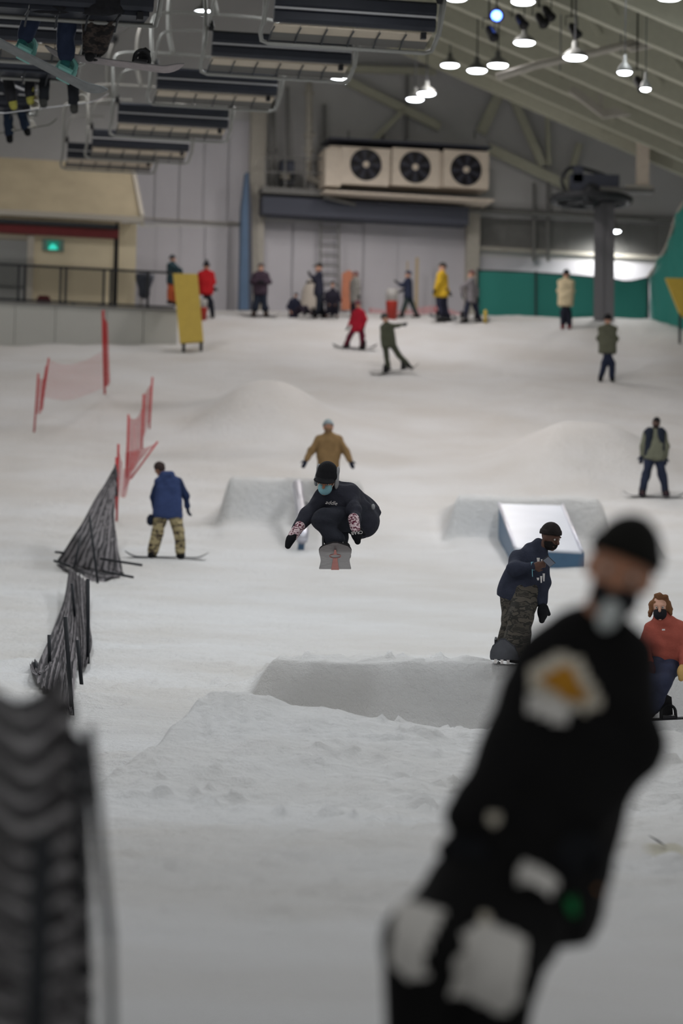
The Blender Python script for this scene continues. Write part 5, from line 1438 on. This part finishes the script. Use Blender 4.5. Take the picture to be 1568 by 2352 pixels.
for k in (-1, 0, 1): MB().box(at(*c6(232 + k * 46, 1092 + k * 3), DP - 1.0), (.028, .03, .042), np.stack([_r, _f, _u])).build('base_block', wp_, bd)

# ---------------------------------------------------------------- rider in the orange jacket at the right edge
DO = 36.4
J = px_joints(DO, c6, dict(head=(1398, 692, -.02), neck=(1410, 790, .03), shL=(1330, 850, .04), shR=(1545, 835, .04), elL=(1275, 985, -.02), elR=(1600, 985, -.02), wrL=(1310, 1090, -.16), wrR=(1575, 1110, -.16),
                           hipL=(1395, 1080, .1), hipR=(1500, 1085, .1), knL=(1310, 1250, -.28), knR=(1420, 1250, -.28), anL=(1215, 1440, .08), anR=(1330, 1450, .08), toeL=(1190, 1480, -.04), toeR=(1300, 1490, -.04)))
og = fb('coral_orange_jacket', (160, 84, 72)); tanleather = fb('tan_leather', (186, 152, 96))
orp = person('curly-haired rider in coral jacket and black mask at the right edge', J, dict(
    fwd=cd(-.12, -.02, 1), up=cd(-.03, 1, 0), q=.9, jacket=og, pants=fb('dark_denim', (52, 56, 76)), jlen=.05, jr=1.05, pr=1.0, skin='light', hood=True, mask=fb('black_mask', (34, 34, 38)), hair=fb('auburn_curls', (120, 84, 58)), hair_long=True,
    glove={'L': fb('maroon_glove', (70, 44, 50)), 'R': tanleather}, mitten=True, fold=.012), vox=.0105, hand_vox=.008)
MB().box(at(*c6(1424, 856), DO - .20), (.028, .02, .014), np.stack([_r, _f, _u])).build('jacket_logo', wp_, orp['root'])
a = (J['anL'] + J['toeL']) / 2 - _u * .09; b = (J['anR'] + J['toeR']) / 2 - _u * .07; e = nrm(b - a); mid = (a + b) / 2
snowboard('dark snowboard under the coral jacket rider behind the blurred rider', mid - e * .72, mid + e * .72, _u, .27, fb('board_black', (30, 30, 34)))

# ---------------------------------------------------------------- middle distance
def simple(label, J, q, ff, vox=.022, **o):
    o.setdefault('fwd', ff); o['q'] = q
    return person(label, J, o, vox=vox)
def board_under(label, J, mt, ext=.45, w=.27, **k):
    a = (J['anL'] + J['toeL']) / 2 - np.array([0, 0, .07]); b = (J['anR'] + J['toeR']) / 2 - np.array([0, 0, .07]); e = nrm(b - a); up = nrm(np.array([0, -.12, 1.0]))
    ln = np.linalg.norm(b - a) + 2 * ext
    lift = np.array([0, 0, max([gz(*(a + (b - a) * k_)[:2]) - (a + (b - a) * k_)[2] for k_ in np.linspace(-.8, 1.8, 14)] + [-.02]) + .02])
    return snowboard(label, a - e * ext + lift, b + e * ext + lift, up, w, mt, None, (ext / ln, 1 - ext / ln), **k)
dkboard = fb('board_dark_grey', (52, 56, 62)); blkboard = fb('board_black', (30, 30, 34)); olvboard = fb('board_olive', (88, 90, 84))
# man in the open dark vest
J, q, ff = figure(1501, 1141, 953, 0, head=(.03, 1.62), neck=(.01, 1.48), shL=(-.18, 1.41), shR=(.2, 1.41), elL=(-.26, 1.12), elR=(.27, 1.12), wrL=(-.28, .90), wrR=(.25, .88), knL=(-.17, .50), knR=(.18, .5), anL=(-.26, .10), anR=(.26, .1))
vm = simple('standing rider in open dark vest over an olive shirt at the right', J, q, ff, .018, jacket=fb('olive_shirt', (104, 106, 92)), pants=fb('dark_navy_trousers', (40, 46, 64)), hat=('cap', black_cloth), skin='dark', beard=fb('dark_beard', (40, 34, 34)), glove={'L': navy_cloth, 'R': navy_cloth}, jlen=.06, pr=1.05, boot_mat=fb('maroon_boot', (60, 44, 52)))
cs = (J['shL'] + J['shR']) / 2; ch = (J['hipL'] + J['hipR']) / 2
vest = fb('dark_teal_vest', (32, 38, 50))
for s in (-1, 1):
    a = cs + _r * s * .12 * q; b = ch + _r * s * .13 * q + (0, 0, .04)
    sdf_obj('vest_panel', [cone(a + (0, -.03, .0), b + (0, -.03, -.03), .115 * q, .105 * q), cone(a + (0, -.02, .03), a + _r * s * .05, .10, .09)], .018, vest, vm['root'], k=.03, fold=.006)
board_under('dark snowboard of the rider in the open vest', J, dkboard, .42)
# man in the blue jacket, seen from behind, head bowed
J, q, ff = figure(384, 1285, 1060, PI, head=(-.18, 1.66, .06), neck=(-.08, 1.53, .02), shL=(-.20, 1.45, .0), shR=(.17, 1.47, .0), elL=(-.29, 1.14, .06), elR=(.31, 1.18, .05), wrL=(-.24, .90, .12), wrR=(.34, .99, .14), hipL=(-.12, .93), hipR=(.1, .93), knL=(-.18, .5), knR=(.2, .5), anL=(-.28, .11), anR=(.24, .11))
camo_t = camo_mat('tan_camo', [(182, 168, 132), (150, 138, 104), (66, 56, 52), (170, 156, 120)], 5)
bj = simple('bowed rider seen from behind in blue jacket and tan camouflage trousers', J, q, cd(-.5, -.7, -.5), .016, jacket=fb('royal_blue_jacket', (58, 72, 112)), pants=camo_t, hair=fb('dark_brown_hair', (62, 52, 50)), jlen=.1, pr=1.15, cuff=.085, glove={'L': navy_cloth, 'R': navy_cloth}, skin='tan', hood=True, sleeve=fb('dark_blue_sleeve', (40, 52, 84)))
a_ = J['hipL'] + _r * -.2; MB().lathe(a_ - np.array([0, 0, .3]), [(.03, 0), (.07, .05), (.07, .14), (.03, .2)], 10).build('hanging_mitten', navy_cloth, bj['root'], smooth=True)
board_under('long dark snowboard under the bowed rider in blue', J, dkboard, .5)
# person in brown behind the jumper
J, q, ff = figure(752, 1160, 962, 0, head=(-.02, 1.63), neck=(-.01, 1.48), shL=(-.21, 1.38), shR=(.2, 1.4), elL=(-.37, 1.12, -.05), elR=(.36, 1.14, -.05), wrL=(-.46, .92, -.12), wrR=(.45, .93, -.1))
simple('rider in brown jacket and pale beanie standing behind the jumper', J, q, ff, .018, jacket=fb('brown_duck_jacket', (134, 108, 74)), pants=fb('pale_beige_trousers', (190, 184, 170)), hat=('beanie', fb('grey_blue_knit', (140, 152, 156))), glove={'L': navy_cloth, 'R': navy_cloth}, jr=1.12, jlen=.1, skin='tan', hood=True, mask=fb('tan_scarf', (126, 100, 76)), hq=1.22)
board_under('grey snowboard of the rider in brown, hidden behind the jumper', J, dkboard, .4)

# ---------------------------------------------------------------- far people
def far(label, px, py, top, turn, jc, pc, hat=None, board=None, voxel=.026, **k):
    ov = k.pop('ov', {}); d = k.pop('d', None)
    J, q, ff = figure(px, py, top, turn, d, **ov)
    k.setdefault('fwd', ff); k.setdefault('hq', 1.14)
    r = person(label, J, dict(jacket=fb('cloth_%d_%d_%d' % jc, jc), pants=fb('cloth_%d_%d_%d' % pc, pc), hat=hat, q=q, glove={'L': black_glove, 'R': black_glove}, **k), vox=voxel)
    if board: board_under(board[0], J, board[1], .42)
    return r, J
dk = fb('dark_knit', (40, 40, 46))
R90 = PI / 2
far('rider seen from behind in olive jacket and navy trousers on the right', 1393, 878, 718, PI, (96, 98, 84), (40, 46, 66), ('beanie', black_cloth), None, ov=dict(elL=(-.23, 1.14), elR=(.23, 1.14), wrL=(-.12, 1.12, .2), wrR=(.12, 1.12, .2), knL=(-.06, .5), knR=(.12, .5), anL=(-.16, .1), anR=(.14, .1)))
far('rider in red jacket and maroon trousers carving high on the slope', 818, 803, 688, PI * .75, (176, 36, 54), (104, 38, 56), ('helmet', fb('grey_red_helmet', (112, 66, 74))), ('dark snowboard of the rider in red', dkboard), ov=dict(head=(.03, 1.60), neck=(.04, 1.45), shL=(-.1, 1.36), shR=(.2, 1.36), elL=(-.2, 1.08), elR=(.3, 1.08), wrL=(-.3, .86), wrR=(.26, .82), hipL=(-.05, .88), hipR=(.12, .88), knL=(-.24, .5), knR=(.2, .48), anL=(-.4, .12), anR=(.18, .1)))
far('rider in olive overalls leaning back on a carving board', 905, 852, 714, PI * .8, (84, 88, 74), (76, 80, 68), ('helmet', fb('olive_grey_helmet', (74, 78, 78))), None, ov=dict(head=(-.3, 1.56), neck=(-.26, 1.42), shL=(-.38, 1.34), shR=(-.12, 1.36), elL=(-.36, 1.1), elR=(.1, 1.36, -.1), wrL=(-.28, .9), wrR=(.24, 1.38, -.2), hipL=(-.28, .84), hipR=(-.1, .84), knL=(-.24, .46), knR=(.12, .48), anL=(-.18, .1), anR=(.42, .17)), jlen=.05)
g = on_ground(905, 860); dd_o = proj(g)[2]
snowboard('olive grey snowboard tilted up under the rider in overalls', at(850, 864, dd_o), at(964, 842, dd_o), nrm(np.array([-.2, -.15, 1.0])), .27, olvboard)
far('person in red jacket seen from behind near the yellow pad', 472, 704, 572, PI, (176, 34, 40), (36, 38, 48), ('beanie', dk), None, pom=True, d=114.4, ov=dict(wrL=(-.18, .95), wrR=(.2, .95), knL=(.0, .5), knR=(.16, .5), anL=(-.02, .1), anR=(.22, .1)))
far('person in dark teal jacket and orange trousers behind the yellow pad', 394, 699, 583, PI * .7, (46, 66, 74), (178, 88, 56), ('beanie', fb('slate_knit', (62, 66, 72))), None, d=113.0, ov=dict(raised=True, elR=(.3, 1.2), wrR=(.34, 1.1, -.1)))
far('person in dark plaid jacket and navy shorts beside the blue pad', 597, 712, 586, 0, (66, 54, 66), (38, 44, 58), ('beanie', fb('grey_hood_knit', (88, 82, 82))), ('dark snowboard of the person in plaid beside the blue pad', blkboard), hood=True, jr=1.15, pr=1.15, pshort=.45, cuff=.11, ov=dict(elL=(-.28, 1.15), elR=(.3, 1.15), wrL=(-.1, 1.12, -.22), wrR=(.12, 1.12, -.22), anL=(-.2, .1), anR=(.2, .1)))
far('person in navy raising a phone with both hands below the ladder', 731, 731, 602, -R90, (46, 48, 62), (40, 44, 54), ('cap', black_cloth), ('dark snowboard at the feet of the person raising a phone', blkboard), voxel=.024, ov=dict(head=(-.02, 1.63), elL=(-.14, 1.24, -.15), elR=(-.12, 1.22, .15), wrL=(-.28, 1.38, -.06), wrR=(-.27, 1.36, .06), knL=(.02, .5, -.1), knR=(.06, .5, .12), anL=(-.08, .1, -.1), anR=(.16, .1, .1), toe=cd(-.3, 0, 1)))
far('person in dark hoodie crouching right of the person with a phone', 762, 722, 634, 0, (44, 42, 54), (38, 38, 48), ('beanie', dk), None, hood=True, ov=dict(head=(0, 1.6), neck=(0, 1.36), shL=(-.28, 1.22), shR=(.28, 1.22), elL=(-.38, .86), elR=(.38, .86), wrL=(-.2, .66, -.25), wrR=(.2, .66, -.25), hipL=(-.16, .55, .2), hipR=(.16, .55, .2), knL=(-.22, .62, -.3), knR=(.22, .62, -.3), anL=(-.24, .12, -.1), anR=(.24, .12, -.1)))
far('person in grey hooded jacket standing before the orange board', 814, 716, 606, -PI * .7, (128, 126, 122), (48, 48, 58), ('beanie', fb('red_brown_knit', (112, 82, 82))), None, hood=True, jlen=.2, beard=fb('dark_beard', (40, 34, 34)))
far('person in navy jacket and green trousers pointing left beside a bin', 936, 729, 620, -R90, (46, 52, 72), (54, 66, 66), ('beanie', fb('blue_grey_knit', (66, 70, 90))), None, ov=dict(head=(-.02, 1.63), shL=(-.05, 1.41, -.16), shR=(.05, 1.41, .16), elL=(-.22, 1.18, -.16), elR=(-.06, 1.12, .16), wrL=(-.42, 1.3, -.12), wrR=(-.3, 1.0, .1), knL=(-.1, .5, -.08), knR=(.16, .52, .1), anL=(-.22, .1, -.08), anR=(.34, .12, .1)))
far('person in yellow jacket with hands down on a board', 1013, 739, 600, -PI * .35, (206, 168, 50), (44, 46, 62), ('beanie', fb('dark_olive_knit', (66, 64, 62))), ('pale grey snowboard of the person in yellow', fb('board_pale', (140, 142, 144))), ov=dict(hipL=(-.1, .92, 0), hipR=(.06, .92, 0), knL=(-.06, .5, -.05), knR=(.08, .5, .08), anL=(.02, .1, -.1), anR=(.22, .1, .1), wrL=(-.2, .95), wrR=(.2, .95)))
far('person in grey hoodie looking left in front of the pale column', 1080, 742, 618, -PI * .4, (126, 122, 126), (46, 50, 66), ('beanie', fb('red_brown_knit', (112, 82, 82))), ('grey snowboard of the person in the grey hoodie', fb('board_pale', (140, 142, 144))), hood=True, jr=1.15, jlen=.16, ov=dict(elL=(-.3, 1.16), elR=(.2, 1.12), wrL=(-.3, .95), wrR=(.22, .9), knL=(-.14, .5), knR=(.18, .5), anL=(-.16, .1), anR=(.32, .1)))
far('person in cream jacket seen from behind before the green netting', 1298, 757, 616, PI, (204, 190, 158), (38, 40, 52), ('beanie', dk), None, jlen=.18, jr=1.05, boot_mat=fb('red_boot', (112, 52, 56)), ov=dict(elL=(-.2, 1.14), elR=(.2, 1.14), wrL=(-.08, 1.1, .2), wrR=(.08, 1.1, .2), knL=(-.07, .5), knR=(.09, .5), anL=(-.08, .1), anR=(.12, .1)))
far('dark seated person on the snow left of the whitish sack', 674, 717, 645, -.6, (38, 40, 56), (52, 46, 58), ('beanie', dk), None, ov=dict(head=(.1, 1.28), neck=(.06, 1.1), shL=(-.18, .98), shR=(.28, .98), elL=(-.34, .6), elR=(.46, .62), wrL=(-.2, .36, -.2), wrR=(.5, .34, -.25), hipL=(-.14, .2, .1), hipR=(.14, .2, .1), knL=(.4, .62, -.35), knR=(.72, .6, -.3), anL=(.62, .14, -.7), anR=(1.05, .14, -.6)))

# ---------------------------------------------------------------- riders on the chairs, mostly above the frame
def seated(label, d, k, o, vox=.016):
    J = {n: at(v[0], v[1], d + (v[2] if len(v) > 2 else 0)) for n, v in k.items()}
    return J, person(label, J, o, vox=vox)
back = cd(0, .1, -1)
D1 = F / 195
jeans = fb('dark_denim_blue', (38, 46, 66)); teal_b = mat('mint_plastic', (104, 158, 150), .5, var=.1); snowy = fb('snowy_edge', (186, 188, 190))
sp = 195 / 100.0
def seat_pose(x, y, s, aL, aR, kL=None, kR=None):
    "hips on a seat whose lower edge is at pixel row y"
    u = s
    return dict(head=(x, y - 1.02 * u, .05), neck=(x, y - .85 * u, .05), shL=(x - .2 * u, y - .78 * u, .05), shR=(x + .2 * u, y - .78 * u, .05), elL=(x - .27 * u, y - .5 * u, .12), elR=(x + .27 * u, y - .5 * u, .12),
                wrL=(x - .18 * u, y - .33 * u, .35), wrR=(x + .18 * u, y - .33 * u, .35), hipL=(x - .09 * u, y - .22 * u, .18), hipR=(x + .09 * u, y - .22 * u, .18),
                knL=kL or (x - .13 * u, y - .16 * u, .6), knR=kR or (x + .13 * u, y - .16 * u, .6), anL=aL, anR=aR, toeL=(aL[0] + 2, aL[1] + .03 * u, aL[2] + .17), toeR=(aR[0] + 2, aR[1] + .03 * u, aR[2] + .17))
k = seat_pose(118, 32, 195, (54, 92, .62), (150, 140, .62), (86, 12, .6), (156, 14, .6))
seated('rider in dark jeans hanging over the mint bindings on the top left chair', D1, k, dict(fwd=back, jacket=black_cloth, pants=jeans, pr=1.35, glove={'L': black_glove, 'R': black_glove}, hat=('beanie', dk), boot_mat=fb('teal_boot', (40, 92, 92))))
a = at(-70, 64, D1 + .66); b = at(238, 222, D1 + .66)
snowboard('snow-dusted pale snowboard with mint bindings hanging at the top left', a, b, cd(.3, .75, -.28), .26, fb('board_frost', (150, 156, 158)), fb('board_frost_base', (120, 122, 122)), (.40, .70), teal_b, bs=1.45)
k = seat_pose(236, 36, 195, (207, 122, .62), (222, 122, .72), (212, 16, .6), (264, 18, .6))
seated('rider in dark mottled trousers at the right end of the top left chair', D1, k, dict(fwd=back, jacket=black_cloth, pants=camo_mat('mottled_brown', [(48, 44, 42), (66, 58, 54), (38, 36, 36)], 8), pr=1.3, glove={'L': black_glove, 'R': black_glove}, hat=('helmet', dk)))
a = at(100, 124, D1 + .75); b = at(420, 166, D1 + .68)
snowboard('long pale snowboard with a spare black binding hanging at the top left', a, b, cd(.06, .95, -.2), .27, fb('board_ash', (120, 118, 118)), fb('board_ash_base', (146, 138, 138)), (.34, .70), black_metal, bs=1.3)
D2 = F / 150
k = seat_pose(140, 158, 150, (100, 232, .6), (170, 246, .6), (104, 146, .6), (166, 146, .6))
seated('rider in black on the lower left chair with white bindings below', D2, k, dict(fwd=back, jacket=black_cloth, pants=fb('black_ski_trousers', (26, 28, 32)), pr=1.1, glove={'L': black_glove, 'R': black_glove}, hat=('beanie', dk), boot_mat=fb('pale_sole_boot', (52, 52, 50))))
a = at(-30, 266, D2 + .7); b = at(252, 230, D2 + .66)
snowboard('white-edged snowboard with white bindings at the left edge', a, b, cd(.06, 1, .12), .27, fb('board_snow', (186, 186, 188)), fb('board_pink', (150, 110, 100)), (.40, .78), fb('white_binding', (196, 192, 184)))
k = seat_pose(20, 158, 150, (30, 238, .6), (70, 226, .62), (10, 146, .6), (66, 146, .6))
seated('rider with bright yellow boots on the lower left chair', D2, k, dict(fwd=back, jacket=fb('rust_jacket', (110, 46, 34)), pants=black_cloth, glove={'L': black_glove, 'R': black_glove}, hat=('beanie', dk), boot_mat=fb('yellow_boot', (134, 130, 62))))
snowboard('grey snowboard tip poking in at the left edge under the rust jacket', at(-150, 110, D2 + .72), at(82, 222, D2 + .72), cd(.4, .8, .2), .26, fb('board_grey', (128, 126, 128)), None, (.3, .6), black_metal)
D3 = F / 128
k = seat_pose(18, 240, 128, (22, 316, .6), (62, 300, .6), (16, 232, .6), (44, 234, .6))
seated('lowest rider in dark blue trousers on the far left chair', D3, k, dict(fwd=back, jacket=charcoal, pants=fb('dark_blue_trousers', (36, 46, 62)), glove={'L': black_glove, 'R': black_glove}, hat=('beanie', dk)), .02)
snowboard('short dark olive snowboard with white binding under the lowest rider', at(-30, 312, D3 + .68), at(134, 284, D3 + .66), cd(.06, 1, .1), .27, fb('board_olive_dark', (74, 76, 66)), None, (.35, .62), fb('white_binding', (196, 192, 184)))

# ---------------------------------------------------------------- small things on the near snow
g = on_ground(1530, 1950)
t = thing('buried_board', 'thin dark blade lying on yellowish stained snow at the right edge', 'debris', g)
m = MB(); m.prism([at(x, y, proj(g)[2]) for x, y in ((1488, 1918), (1512, 1930), (1530, 1944), (1514, 1936))], (0, .03, 0)); m.build('blade', dkboard, t)
